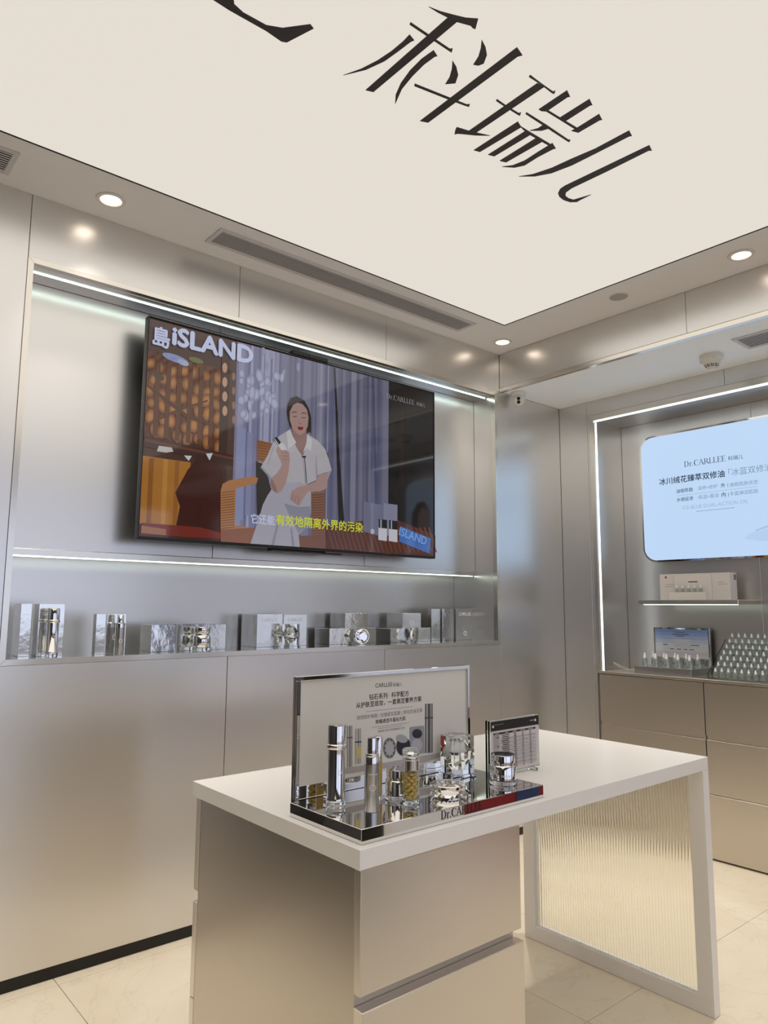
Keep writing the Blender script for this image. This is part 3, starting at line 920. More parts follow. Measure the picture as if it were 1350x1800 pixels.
# portrait on the right part of the advertisement
P.poly([(1.60, 1.86), (1.64, 1.98), (1.70, 2.04), (1.73, 2.10), (1.90, 2.10), (1.94, 2.02), (1.97, 1.86)], (150, 140, 140))
P.poly([(1.70, 2.10), (1.66, 2.25), (1.67, 2.42), (1.74, 2.52), (1.84, 2.52), (1.92, 2.42), (1.93, 2.22), (1.88, 2.08)], (70, 58, 54))
P.poly([(1.68, 2.14), (1.665, 2.24), (1.65, 2.26), (1.67, 2.30), (1.68, 2.42), (1.76, 2.47), (1.83, 2.40), (1.84, 2.22), (1.78, 2.10)], (176, 150, 140))
lbp = P.build('picture', M['lightbox'], lb)
M['lbink'] = mat('lightbox_dark_ink', (20, 30, 46), 0.4, emit=(34, 52, 74), es=0.57)
M['lbgrey'] = mat('lightbox_grey_ink', (60, 70, 90), 0.4, emit=(120, 144, 174), es=0.72)
M['lbpale'] = mat('lightbox_pale_ink', (60, 70, 90), 0.4, emit=(150, 176, 210), es=0.77)


def lb_text(body, px0, py0, px1, m, bold=0.0, serif=False, squash=1.0):
    a = onY(px0, py0, LY - 0.002); b_ = onY(px1, py0, LY - 0.002); b_.z = a.z
    flat_text(body, a, b_, M[m], lbp, bold, serif, off=0.0, squash=squash)


zq = lambda u, v: (1130 + u / 6.136, 720 + v / 6.136)
for body, (u0, v0), u1, m, bd, sf in (('Dr.CARLLEE', (448, 620), 895, 'lbink', 0, True), ('科瑞儿', (920, 548), 1082, 'lbink', 0, False),
                                      ('冰川绒花臻萃双修油', (178, 812), 888, 'lbink', 0.014, False), ('「冰蓝双修油」', (925, 712), 1440, 'lbgrey', 0, False),
                                      ('油相筑稳', (360, 900), 542, 'lbink', 0.004, False), ('滋养+修护', (595, 868), 806, 'lbgrey', 0, False),
                                      ('外', (842, 838), 890, 'lbink', 0.01, False), ('维稳肌肤状态', (938, 832), 1245, 'lbgrey', 0, False),
                                      ('水相促渗', (366, 992), 545, 'lbink', 0.004, False), ('保湿+柔润', (598, 966), 818, 'lbgrey', 0, False),
                                      ('内', (850, 940), 895, 'lbink', 0.01, False), ('丰盈弹润肌肤', (940, 928), 1248, 'lbgrey', 0, False),
                                      ('ICE-BLUE DUAL-ACTION OIL', (430, 1078), 1142, 'lbpale', 0, False)):
    p0 = zq(u0, v0); p1 = zq(u1, v0)
    lb_text(body, p0[0], p0[1], p1[0], m, bd, sf)
g = MB()
for (u0, v0, u1, v1, th) in ((370, 930, 1238, 838, 0.0016), (575, 1098, 990, 1058, 0.003), (912, 795, 912, 838, 0), (918, 896, 918, 940, 0)):
    a = onY(*zq(u0, v0), LY - 0.002); b_ = onY(*zq(u1, v1), LY - 0.002)
    if th: g.box((a.x, LY - 0.002, a.z - th / 2), (b_.x, LY - 0.0018, a.z + th / 2))
    else: g.box((a.x, LY - 0.002, b_.z), (a.x + 0.004, LY - 0.0018, a.z))
g.build('printed_rules', M['lbgrey'], lb)

# floating shelf with cartons
t = thing('floating_shelf', 'slim polished steel shelf floating below the blue lightbox', 'shelf', (0.877, RY, 1.527))
MB().box((0.537, 0.80, 1.527), (1.218, RY - 0.0005, 1.555), 0.002).build('board', M['trim'], t)
MB().box((0.56, 0.83, 1.5225), (1.20, 0.842, 1.5268)).build('led_light', M['ledsoft'], t)
SHZ = 1.5555
t = thing('white_carton', 'long white carton lying at the back of the floating shelf', 'carton', (0.9, 0.93, SHZ))
MB().box((0.655, 0.885, SHZ), (1.135, 0.985, 1.731), 0.0015).build('carton_body', M['carton'], t)
g = MB().box((0.695, 0.8842, 1.704), (0.708, 0.8848, 1.717)); g.build('red_mark', M['red'], t)
for k, (x0, x1, z) in enumerate(((0.70, 0.76, 1.66), (0.69, 0.755, 1.645), (1.055, 1.10, 1.668), (1.06, 1.115, 1.655))):
    MB().box((x0, 0.8842, z), (x1, 0.8848, z + 0.003)).build('small_print', M['inklight'], t)
MB().box((1.1352, 0.945, 1.685), (1.1358, 0.975, 1.720)).build('printed_code', M['inkmid'], t)
t = thing('display_carton', 'open white display carton holding five tiny bottles', 'carton', (0.85, 0.86, SHZ))
g = MB()
g.box((0.770, 0.868, SHZ), (1.020, 0.884, 1.728), 0.001)
g.box((0.752, 0.828, SHZ), (1.000, 0.836, 1.606), 0.001); g.box((0.752, 0.836, SHZ), (0.758, 0.867, 1.606), 0.001); g.box((0.994, 0.836, SHZ), (1.000, 0.867, 1.606), 0.001)
g.box((0.758, 0.8362, SHZ), (0.994, 0.8678, SHZ + 0.046))
g.build('carton_body', M['carton'], t)
MB().box((0.868, 0.8672, 1.672), (0.932, 0.8676, 1.678)).build('printed_title', M['ink'], t)


def dropper(name_lab, r, h, loc, group, body='serum'):
    t = thing('dropper_bottle', name_lab, 'bottle', loc, group)
    x, y, z = loc
    MB().lathe([(r * 0.9, 0), (r, r * 0.15), (r, h * 0.48), (r * 0.8, h * 0.56), (r * 0.42, h * 0.60)], 14, loc).build('bottle_body', M[body], t, 35)
    MB().lathe([(r * 0.55, h * 0.60), (r * 0.58, h * 0.76), (r * 0.34, h * 0.80), (r * 0.36, h * 0.93), (r * 0.2, h)], 12, loc).build('cap', M['bead'], t, 35)
    return t


ORD = ['first', 'second', 'third', 'fourth', 'fifth']
bt = None
for k in range(5):
    loc = (0.795 + 0.0405 * k, 0.8525, SHZ + 0.0465)
    lab = ORD[k] + ' tiny bottle from the left in the open white display carton'
    if bt is None: bt = dropper(lab, 0.011, 0.052, loc, 'bottles in the display carton')
    else: copy_tree(bt, loc, lab)

# counter under the recess
CZ = 1.067
ct = tag(MB().box((RX0 + 0.0005, 0.650, 1.049), (RX1 - 0.0005, RY - 0.0005, CZ), 0.0015).build('counter_top', M['drawer']), 'slim steel counter top under the lightbox recess', 'counter top')
for x0, x1, lab in ((0.301, 1.040, 'steel drawer cabinet against the corner wall, left under the recess'), (1.040, 2.199, 'wide steel drawer cabinet at the right edge under the recess')):
    t = thing('drawer_cabinet', lab, 'cabinet', ((x0 + x1) / 2, 0.85, 0.0), 'cabinets under the recess')
    g = MB()
    g.box((x0 + 0.002, 0.676, 0.03), (x1 - 0.002, RY + 0.02, 1.047))
    g.build('cabinet_body', M['gap'], t)  # steel body coloured dark, standing in for shade in the drawer gaps
    MB().box((x0 + 0.002, 0.69, 0.0), (x1 - 0.002, 0.71, 0.03)).build('plinth', M['base'], t)
    for z0, z1 in ((0.012, 0.381), (0.385, 0.703), (0.730, 1.044)):
        MB().box((x0 + 0.003, 0.656, z0), (x1 - 0.003, 0.6755, z1), 0.0005).build('drawer', M['drawer'], t)
    MB().box((x0 + 0.003, 0.668, 0.7035), (x1 - 0.003, 0.6755, 0.7295)).build('finger_groove', M['drawer'], t)

# tray with sign and bottles in the recess
t = thing('display_tray', 'steel display tray with blue sky sign on the counter', 'display tray', (0.71, 0.88, CZ))
MB().box((0.512, 0.757, CZ + 0.0003), (0.915, 1.02, CZ + 0.043), 0.001).build('tray', M['satin'], t)
sg = MB().box((0.531, 0.995, CZ + 0.0432), (0.931, 1.015, 1.367), 0.001).build('sign_frame', M['chrome'], t)
P = Pic(lambda x, z: Vector((x, 0.9946, z)), (0, -1, 0), 0.0001)
sky = [(118, 144, 196), (136, 158, 204), (158, 176, 210), (182, 192, 214), (200, 206, 216), (208, 208, 212), (198, 196, 200)]
zs = [1.357, 1.335, 1.312, 1.288, 1.262, 1.236, 1.205, 1.165]
for c_, a, b_ in zip(sky, zs, zs[1:]):
    P.poly([(0.543, b_), (0.921, b_), (0.921, a), (0.543, a)], c_)
P.poly([(0.68, 1.235), (0.80, 1.235), (0.80, 1.29), (0.68, 1.29)], (196, 198, 208))
for x0, x1, z in ((0.69, 0.76, 1.334), (0.67, 0.79, 1.320), (0.695, 0.76, 1.308), (0.65, 0.68, 1.22), (0.70, 0.73, 1.22), (0.75, 0.775, 1.22), (0.79, 0.82, 1.22), (0.60, 0.635, 1.248), (0.80, 0.86, 1.250)):
    P.poly([(x0, z), (x1, z), (x1, z + 0.005), (x0, z + 0.005)], (84, 92, 112))
P.build('picture', M['print'], t)
bt = None
for row, (yy, n, xs) in enumerate(((0.79, 5, 0.575), (0.93, 5, 0.560))):
    for k in range(n):
        loc = (xs + 0.079 * k, yy, CZ + 0.0435)
        lab = ORD[k] + (' dropper bottle from the left in the front row of the steel tray' if row == 0 else ' dropper bottle from the left in the row before the blue sky sign')
        if bt is None: bt = dropper(lab, 0.0165, 0.088, loc, 'bottles on the steel tray')
        else: copy_tree(bt, loc, lab)

# tiered acrylic stand
t = thing('tiered_stand', 'clear acrylic stepped stand filled with rows of tiny bottles', 'stand', (1.3, 0.86, CZ))
SX0, SX1 = 1.045, 1.48
for k in range(7):
    yk, zk = 0.715 + 0.043 * k, CZ + 0.006 + 0.0345 * k
    MB().box((SX0 + 0.005, yk, zk), (SX1 - 0.005, yk + 0.0425, zk + 0.003)).build('step', M['acrylic'], t)
    if k: MB().box((SX0 + 0.005, yk, zk - 0.0343), (SX1 - 0.005, yk + 0.003, zk - 0.0002)).build('riser', M['acrylic'], t)
for x in (SX0, SX1 - 0.0045):
    MB().prism([(x, 0.71, CZ), (x, 1.03, CZ), (x, 1.03, CZ + 0.235), (x, 0.975, CZ + 0.235), (x, 0.71, CZ + 0.03)], (0.0045, 0, 0)).build('side_plate', M['acrylic'], t)
bt = None
orn = ['first', 'second', 'third', 'fourth', 'fifth', 'sixth', 'seventh', 'eighth', 'ninth', 'tenth']
rown = ['front', 'second', 'third', 'fourth', 'fifth', 'sixth', 'top']
for k in range(7):
    for c_ in range(10):
        x = SX0 + 0.036 + 0.0405 * c_
        loc = (x, 0.738 + 0.043 * k, CZ + 0.0092 + 0.0345 * k)
        lab = '%s tiny bottle from the left in the %s row of the acrylic stepped stand' % (orn[c_], rown[k])
        if bt is None: bt = dropper(lab, 0.0125, 0.058, loc, 'bottles on the stepped stand')
        else: copy_tree(bt, loc, lab)
# loose cord behind the tray
g = MB()
g.tube([(0.33, 0.80, CZ + 0.045), (0.36, 0.82, CZ + 0.02), (0.40, 0.85, CZ + 0.004), (0.46, 0.88, CZ + 0.003), (0.511, 0.90, CZ + 0.004)], 0.0015)
g.tube([(0.335, 0.78, CZ + 0.055), (0.37, 0.80, CZ + 0.035), (0.42, 0.86, CZ + 0.004), (0.47, 0.90, CZ + 0.003), (0.511, 0.91, CZ + 0.004)], 0.0015)
tag(g.build('power_cord', M['cord'], None, 60), 'thin white cord running behind the small steel tray', 'cord')

# ================================================================== ISLAND TABLE
TT, TB = 0.929, 0.882
X0, X1, Y0, Y1 = 0.968, 1.850, -2.695, -0.972
tb = thing('display_table', 'white island table with reeded glass end panel', 'table', ((X0 + X1) / 2, (Y0 + Y1) / 2, 0))
MB().box((X0, Y0, TB), (X1, Y1, TT), 0.0015, 2).build('table_top', M['white'], tb)
yf = -1.016
lf = MB()
for a, b_ in (((X0, 0.001), (X1, 0.062)), ((X0, 0.0622), (X0 + 0.062, TB - 0.0005)), ((X1 - 0.062, 0.0622), (X1, TB - 0.0005)), ((X0 + 0.0622, TB - 0.03), (X1 - 0.0622, TB - 0.0005))):
    lf.box((a[0], yf, a[1]), (b_[0], Y1, b_[1]), 0.001)
fr = lf.build('end_frame', M['white'], tb)
gx0, gx1, gz0, gz1 = X0 + 0.0615, X1 - 0.0615, 0.0622, TB - 0.0302
n = 58
g = MB()
pt = (gx1 - gx0) / n
front = []
for i in range(n):
    for s in (0.0, 0.03, 0.09, 0.2, 0.35, 0.5, 0.65, 0.8, 0.91, 0.97):
        front.append((gx0 + pt * (i + s), -0.996 - 0.0032 * math.sin(math.pi * s) ** 0.4))
front.append((gx1, -0.996))
prof = [(x, y, gz0) for x, y in front] + [(gx1, -0.990, gz0), (gx0, -0.990, gz0)]
g.prism(prof, (0, 0, gz1 - gz0))
g.build('reeded_glass', M['reeded'], tb, 50)

dc = thing('drawer_cabinet', 'steel drawer cabinet standing under the white island table', 'cabinet', (1.39, -2.38, 0))
BY0, BY1 = -2.672, -2.090
MB().box((0.985, BY0, 0.0), (1.803, BY1, TB - 0.0005), 0.001).build('cabinet_body', M['drawer'], dc)
for z0, z1, xo in ((0.589, 0.872, 1.829), (0.295, 0.560, 1.838), (0.02, 0.291, 1.838)):
    MB().box((1.8035, BY0 - 0.002, z0), (xo, BY1 + 0.006, z1), 0.002).build('drawer', M['island'], dc)
for z0, z1 in ((0.585, 0.872), (0.268, 0.552), (0.02, 0.264)):
    MB().box((0.957, BY0 - 0.002, z0), (0.9845, BY1 + 0.006, z1), 0.002).build('drawer', M['island'], dc)

# ================================================================== MIRROR TRAY WITH SIGN
TRZ = 0.966
ty0, ty1, tx0, tx1 = -2.672, -1.966, 1.512, 1.826
tr = thing('display_tray', 'mirror-polished display tray with upright product sign on the white table', 'display tray', ((tx0 + tx1) / 2, (ty0 + ty1) / 2, TT))
MB().box((tx0, ty0, TT + 0.0005), (tx1, ty1, TRZ), 0.0012).build('tray', M['chrome'], tr)
g = MB()
SX = 1.506
sy0, sy1, sz0, sz1 = -2.658, -1.955, TRZ + 0.0003, 1.303
fwid = 0.012
MB().box((SX - 0.012, sy0, TT + 0.0005), (SX, sy1, sz1), 0.001).build('sign_back', M['chrome'], tr)
for a, b_ in (((sy0, sz1 - fwid), (sy1, sz1)), ((sy0, sz0), (sy0 + fwid, sz1 - fwid - 0.0003)), ((sy1 - fwid, sz0), (sy1, sz1 - fwid - 0.0003))):
    MB().box((SX + 0.0002, a[0], a[1]), (SX + 0.010, b_[0], b_[1]), 0.001).build('frame_bar', M['chrome'], tr)
sheet = MB().box((SX + 0.0002, sy0 + fwid + 0.0003, 1.002), (SX + 0.003, sy1 - fwid - 0.0003, sz1 - fwid - 0.0003)).build('printed_sheet', M['signpaper'], tr)
SP = SX + 0.0034
zs_ = lambda u, v: (500 + u / 2.872, 1160 + v / 2.872)


def sign_text(body, u0, v0, u1, m, bold=0.0, serif=False):
    a = onX(*zs_(u0, v0), SP); b_ = onX(*zs_(u1, v0), SP); b_.z = a.z
    flat_text(body, a, b_, M[m], sheet, bold, serif, off=0.0)


sign_text('CARLLEE', 459, 140, 545, 'ink')
sign_text('科瑞儿', 549, 134, 594, 'ink')
sign_text('钻石系列 · 科学配方', 428, 200, 628, 'ink', 0.008)
sign_text('从护肤至底妆，一套高定奢养方案', 362, 242, 692, 'ink', 0.008)
sign_text('深彻修护维稳 | 抗皱紧实肌肤 | 持妆控油无瑕', 364, 302, 696, 'inkmid')
sign_text('焕耀通透丰盈钻光肌', 460, 322, 612, 'ink', 0.004)
sign_text('源自瑞士科技 专研肌肤焕活之美', 472, 366, 606, 'inkmid')
P = Pic(lambda u, v: onX(*zs_(u, v), SP), (1, 0, 0), 0.00005)
for u0, v0, u1, v1 in ((412, 261, 648, 234), (440, 340, 630, 316), (470, 346, 596, 330)):
    P.poly([(u0, v0), (u1, v1), (u1, v1 + 2), (u0, v0 + 2)], (150, 146, 142))
# printed products
def pbottle(u0, u1, v0, v1, vs, cols):
    P.poly([(u0, v0), (u1, v0 - 2), (u1, v1 - 2), (u0, v1)], cols[0])
    w_ = u1 - u0
    P.poly([(u0 + w_ * 0.15, v0), (u0 + w_ * 0.35, v0), (u0 + w_ * 0.35, v1), (u0 + w_ * 0.15, v1)], cols[1])
    P.poly([(u0 + w_ * 0.7, v0), (u0 + w_ * 0.85, v0), (u0 + w_ * 0.85, v1), (u0 + w_ * 0.7, v1)], cols[1])
    P.poly([(u0 - 2, vs), (u1 + 2, vs - 2), (u1 + 2, vs + 4), (u0 - 2, vs + 6)], cols[2])


P.poly([(300, 545), (500, 520), (780, 470), (785, 490), (700, 520), (500, 548), (310, 575)], (176, 168, 168))
pbottle(710, 748, 222, 470, 290, [(88, 84, 84), (176, 172, 170), (60, 58, 58)])
pbottle(316, 342, 334, 540, 390, [(132, 128, 126), (190, 186, 184), (90, 88, 88)])
pbottle(358, 386, 348, 525, 412, [(150, 146, 140), (205, 202, 198), (40, 38, 38)])
P.poly([(360, 440), (386, 438), (386, 495), (360, 498)], (200, 186, 120))
P.ell(530, 445, 32, 52, (120, 118, 118), n=20); P.ell(530, 445, 24, 42, (178, 176, 178), n=20)
for i in range(10):
    a = i * 0.628
    P.poly([(530 + 30 * math.cos(a), 445 + 50 * math.sin(a)), (530 + 22 * math.cos(a + 0.15), 445 + 36 * math.sin(a + 0.15)), (530 + 22 * math.cos(a - 0.15), 445 + 36 * math.sin(a - 0.15))], (60, 58, 60))
P.ell(600, 436, 36, 48, (44, 42, 48), n=18); P.ell(592, 398, 30, 20, (166, 166, 172), rot=0.3)
P.poly([(632, 340), (704, 332), (706, 470), (634, 476)], (150, 150, 158)); P.ell(668, 372, 26, 24, (48, 46, 52)); P.ell(668, 430, 28, 34, (176, 176, 184))
P.build('printed_picture', M['print'], sheet)
a = onX(776, 1441, tx1 + 0.0006); b_ = onX(848, 1421, tx1 + 0.0006); b_.z = a.z
flat_text('Dr.CARLLEE', a, b_, M['etched'], tr, serif=True, off=0.0003)

# ---- products on the tray
ZT = TRZ + 0.0004


def ring_mark(p, nrm, r, m, parent, name='emblem'):
    nrm = Vector(nrm).normalized(); e1 = nrm.cross(Vector((0, 0, 1))).normalized(); e2 = e1.cross(nrm)
    g = MB()
    n = 20
    for i in range(n):
        a0, a1 = 2 * math.pi * i / n, 2 * math.pi * (i + 1) / n
        g.poly([Vector(p) + (e1 * math.cos(a) + e2 * math.sin(a)) * rr for a, rr in ((a0, r), (a1, r), (a1, r * 0.86), (a0, r * 0.86))])
    for i in range(6):
        a = math.pi * i / 6 * 2
        g.poly([Vector(p) + e1 * (math.cos(a + d) * rr) + e2 * (math.sin(a + d) * rr) for d, rr in ((0.06, r * 0.85), (-0.06, r * 0.85), (0.35, r * 0.45), (0.42, r * 0.5))])
    return g.build(name, M[m], parent)


def tall_bottle(lab, loc, group=None, s=1.0, sy=1.0):
    t = thing('serum_bottle', lab, 'bottle', loc, group)
    q = lambda pr: [(r * s, z * s * sy) for r, z in pr]
    MB().lathe(q([(0.0255, 0), (0.0265, 0.003), (0.0265, 0.013), (0.0255, 0.016)]), 40, loc).build('glass_base', M['glass'], t, 40)
    MB().lathe(q([(0.026, 0.0163), (0.027, 0.018), (0.027, 0.024), (0.0245, 0.027), (0.0245, 0.151)]), 40, loc).build('bottle_body', M['chromebright'], t, 40)
    MB().lathe(q([(0.0255, 0.1513), (0.0285, 0.155), (0.0288, 0.161), (0.026, 0.165)]), 40, loc).build('ring', M['chromebright'], t, 50)
    MB().lathe(q([(0.0258, 0.1653), (0.0258, 0.211), (0.0245, 0.2145), (0.018, 0.216)]), 40, loc).build('cap', M['chromebright'], t, 40)
    return t


tall = tall_bottle('tallest polished chrome serum bottle at the left of the mirror tray', (1.624, -2.600, ZT))
cdir = Vector((CAM.x - 1.624, CAM.y + 2.600, 0)).normalized()
sd = (cdir + CR * 0.45).normalized()
ring_mark(Vector((1.624, -2.600, ZT + 0.092)) + sd * 0.0250, sd, 0.006, 'silverink', tall)

loc = (1.715, -2.550, ZT)
sp = thing('spray_bottle', 'satin silver spray bottle standing nearest the front of the mirror tray', 'bottle', loc)
MB().lathe([(0.0188, 0), (0.0195, 0.0015), (0.0195, 0.120)], 40, loc).build('bottle_body', M['satin'], sp, 40)
MB().lathe([(0.0192, 0.1203), (0.0192, 0.139), (0.0185, 0.140)], 40, loc).build('collar', M['chromebright'], sp, 40)
MB().lathe([(0.0180, 0.1403), (0.0192, 0.143), (0.0180, 0.146), (0.0145, 0.147)], 40, loc).build('ring', M['chromebright'], sp, 50)
MB().lathe([(0.0140, 0.1473), (0.0140, 0.183), (0.0130, 0.1865), (0.008, 0.188)], 36, loc).build('cap', M['chromebright'], sp, 40)
cdir = Vector((CAM.x - loc[0], CAM.y - loc[1], 0)).normalized()
sd = (cdir + CR * 0.15).normalized()
ring_mark(Vector(loc) + Vector((0, 0, 0.062)) + sd * 0.0202, sd, 0.0085, 'silverink', sp)
e1 = Vector((0, 0, 1)).cross(sd).normalized()
p0 = Vector(loc) + Vector((0, 0, 0.094)) + sd * 0.0206
flat_text('CARLLEE', p0 - e1 * 0.012, p0 + e1 * 0.012, M['silverink'], sp, off=0)

# slim bottle half hidden behind the spray bottle
loc = (1.645, -2.470, ZT)
t = thing('slim_bottle', 'slim clear bottle half hidden behind the satin spray bottle', 'bottle', loc)
MB().lathe([(0.0115, 0), (0.012, 0.002), (0.012, 0.112)], 28, loc).build('bottle_body', M['glass'], t, 40)
MB().lathe([(0.009, 0.012), (0.009, 0.105)], 20, loc).build('serum', M['capsule'], t, 40)
MB().lathe([(0.0123, 0.1123), (0.0123, 0.170), (0.011, 0.172)], 28, loc).build('cap', M['chromebright'], t, 40)

# capsule bottle
loc = (1.735, -2.428, ZT)
t = thing('capsule_bottle', 'clear bottle of golden capsules with chrome collar', 'bottle', loc)
MB().lathe([(0.0238, 0), (0.0245, 0.002), (0.0245, 0.012), (0.0235, 0.0135)], 40, loc).build('glass_base', M['glass'], t, 40)
g = MB().lathe([(0.0235, 0.0138), (0.0235, 0.092), (0.0218, 0.092), (0.0218, 0.0158)], 40, loc)
g.build('glass_wall', M['acrylic'], t, 40)
MB().lathe([(0.0242, 0.0923), (0.0242, 0.118), (0.0215, 0.1195)], 40, loc).build('collar', M['chromebright'], t, 40)
MB().lathe([(0.0195, 0.1198), (0.0225, 0.122), (0.0225, 0.125), (0.0185, 0.127)], 40, loc).build('neck_ring', M['chromebright'], t, 50)
MB().lathe([(0.0215, 0.1273), (0.0232, 0.131), (0.0232, 0.143), (0.0215, 0.147)], 40, loc).build('stopper', M['glass'], t, 40)
MB().lathe([(0.012, 0.130), (0.0165, 0.134), (0.012, 0.140)], 24, loc).build('stopper_core', M['chromebright'], t, 40)
g = MB()
bmesh.ops.create_uvsphere(g.bm, u_segments=12, v_segments=8, radius=1.0)
for v in g.bm.verts: v.co = Vector((v.co.x * 0.0078, v.co.y * 0.0078, v.co.z * 0.0046))
cap0 = g.build('capsule', M['capsule'], None, 80)
tag(cap0, 'golden oval capsule inside the clear capsule bottle', 'capsule', 'golden capsules in the bottle')
k = 0
for lay in range(8):
    for j in range(5):
        a = j * 2 * math.pi / 5 + lay * 0.63
        o = cap0 if k == 0 else cap0.copy()
        if k: C.objects.link(o)
        o.location = (loc[0] + 0.0128 * math.cos(a), loc[1] + 0.0128 * math.sin(a), loc[2] + 0.0215 + lay * 0.0085)
        o.rotation_euler = (random.uniform(-0.6, 0.6), random.uniform(-0.6, 0.6), random.uniform(0, 3))
        k += 1


def jar(lab, loc, r, h, group=None, window=True):
    t = thing('cream_jar', lab, 'jar', loc, group)
    MB().lathe([(r * 0.96, 0), (r, h * 0.02), (r, h * 0.14), (r * 0.98, h * 0.15)], 44, loc).build('glass_base', M['glass'], t, 40)
    MB().lathe([(r * 0.94, h * 0.155), (r * 0.97, h * 0.17), (r * 0.97, h * 0.62), (r * 0.90, h * 0.66)], 44, loc).build('jar_body', M['chromebright'], t, 40)
    MB().lathe([(r * 0.80, h * 0.665), (r * 0.80, h * 0.72)], 44, loc).build('neck', M['chromebright'], t, 40)
    MB().lathe([(r * 0.86, h * 0.725), (r * 0.89, h * 0.74), (r * 0.89, h * 0.97), (r * 0.86, h)], 44, loc).build('lid', M['chromebright'], t, 40)
    return t


jl = (1.737, -2.048, ZT)
jr = jar('round chrome cream jar with mirror lid at the right end of the mirror tray', jl, 0.0415, 0.087)
cdir = Vector((CAM.x - jl[0], CAM.y - jl[1], 0)).normalized(); sd = (cdir + CR * 0.25).normalized()
e1 = Vector((0, 0, 1)).cross(sd).normalized()
p0 = Vector(jl) + sd * 0.0418 + Vector((0, 0, 0.026))
flat_text('CARLLEE', p0 - e1 * 0.016, p0 + e1 * 0.016, M['silverink'], jr, off=0)
jar('round chrome jar with patterned lid behind the capsule bottle', (1.664, -2.412, ZT), 0.037, 0.080)


def compact(t, r, h, M4):
    """faceted powder compact lying flat in its own frame, then moved by M4"""
    def put(g, name, m, sm=None):
        o = g.build(name, M[m], None, sm)
        for v in o.data.vertices: v.co = M4 @ v.co
        o.parent = t; o.matrix_parent_inverse = Matrix.Translation(-t.location)
    g = MB()
    n = 24
    rings = []
    for (rr, z, off) in ((0.86, 0.0, 0), (1.0, 0.20, 0.5), (0.93, 0.38, 0), (1.0, 0.52, 0.5)):
        rings.append([g.bm.verts.new((r * rr * math.cos(2 * math.pi * (i + off) / n), r * rr * math.sin(2 * math.pi * (i + off) / n), h * z)) for i in range(n)])
    for ri, (a, b_) in enumerate(zip(rings, rings[1:])):
        for i in range(n):
            if ri % 2 == 0:
                g.bm.faces.new((a[i], a[(i + 1) % n], b_[i])); g.bm.faces.new((a[(i + 1) % n], b_[(i + 1) % n], b_[i]))
            else:
                g.bm.faces.new((a[i], b_[(i + 1) % n], b_[i])); g.bm.faces.new((a[i], a[(i + 1) % n], b_[(i + 1) % n]))
    g.bm.faces.new(rings[0][::-1]); g.bm.faces.new(rings[-1])
    put(g, 'faceted_base', 'chromebright')
    put(MB().lathe([(r * 0.99, h * 0.525), (r * 1.01, h * 0.56), (r * 1.01, h * 0.90), (r * 0.97, h * 0.95), (r * 0.90, h * 0.95)], 48), 'lid', 'chromebright', 40)
    g = MB()
    n = 12
    v0 = [g.bm.verts.new((r * 0.90 * math.cos(2 * math.pi * i / (2 * n)), r * 0.90 * math.sin(2 * math.pi * i / (2 * n)), h * 0.952)) for i in range(2 * n)]
    v1 = [g.bm.verts.new((r * 0.66 * math.cos(2 * math.pi * (i + 0.5) / n), r * 0.66 * math.sin(2 * math.pi * (i + 0.5) / n), h * 1.04)) for i in range(n)]
    v2 = [g.bm.verts.new((r * 0.45 * math.cos(2 * math.pi * i / n), r * 0.45 * math.sin(2 * math.pi * i / n), h * 1.0)) for i in range(n)]
    for i in range(n):
        g.bm.faces.new((v0[2 * i], v0[2 * i + 1], v1[i])); g.bm.faces.new((v0[2 * i + 1], v0[(2 * i + 2) % (2 * n)], v1[i]))
        g.bm.faces.new((v0[(2 * i + 2) % (2 * n)], v1[(i + 1) % n], v1[i]))
        g.bm.faces.new((v1[i], v1[(i + 1) % n], v2[(i + 1) % n])); g.bm.faces.new((v1[i], v2[(i + 1) % n], v2[i]))
        pass
    g.bm.faces.new(v2); g.bm.faces.new(v0[::-1])
    put(g, 'lid_pattern', 'chromebright')


t = thing('powder_compact', 'flat faceted silver compact lying at the front of the mirror tray', 'compact', (1.744, -2.294, ZT))
compact(t, 0.050, 0.040, Matrix.Translation((1.744, -2.294, ZT)))


def crystal(lab, loc, hw, h, group=None):
    t = thing('crystal_jar', lab, 'jar', loc, group)
    x, y, z = loc
    g = MB()
    c = hw * 0.36
    oct_ = [(hw, -hw + c), (hw, hw - c), (hw - c, hw), (-hw + c, hw), (-hw, hw - c), (-hw, -hw + c), (-hw + c, -hw), (hw - c, -hw)]
    g.prism([(x + a, y + b_, z + h * 0.085) for a, b_ in oct_], (0, 0, h * 0.90))
    bmesh.ops.recalc_face_normals(g.bm, faces=g.bm.faces)
    n0 = len(g.bm.faces)
    g.lathe([(hw * 0.22, h * 0.16), (hw * 0.80, h * 0.44), (hw * 0.84, h * 0.52), (hw * 0.84, h * 0.62), (hw * 0.34, h * 0.90), (hw * 0.16, h * 0.92)], 10, loc)
    g.bm.faces.ensure_lookup_table()
    cav = g.bm.faces[n0:]
    bmesh.ops.recalc_face_normals(g.bm, faces=cav)
    bmesh.ops.reverse_faces(g.bm, faces=cav)
    o = g.build('crystal_block', M['glass'], t, fix=False)
    g = MB().prism([(x + a * 1.12, y + b_ * 1.12, z) for a, b_ in oct_], (0, 0, h * 0.08)); g.build('crystal_foot', M['glass'], t)
    MB().lathe([(hw * 0.20, h * 0.20), (hw * 0.42, h * 0.36), (hw * 0.50, h * 0.52), (hw * 0.48, h * 0.58)], 10, loc).build('inner_jar', M['chromebright'], t)
    MB().lathe([(hw * 0.72, h * 0.605), (hw * 0.70, h * 0.64), (hw * 0.28, h * 0.86), (hw * 0.14, h * 0.875)], 10, loc).build('inner_lid', M['pearl'], t)
    return t


crystal('square crystal jar with pointed white inner lid on the mirror tray', (1.570, -2.075, ZT), 0.046, 0.125)

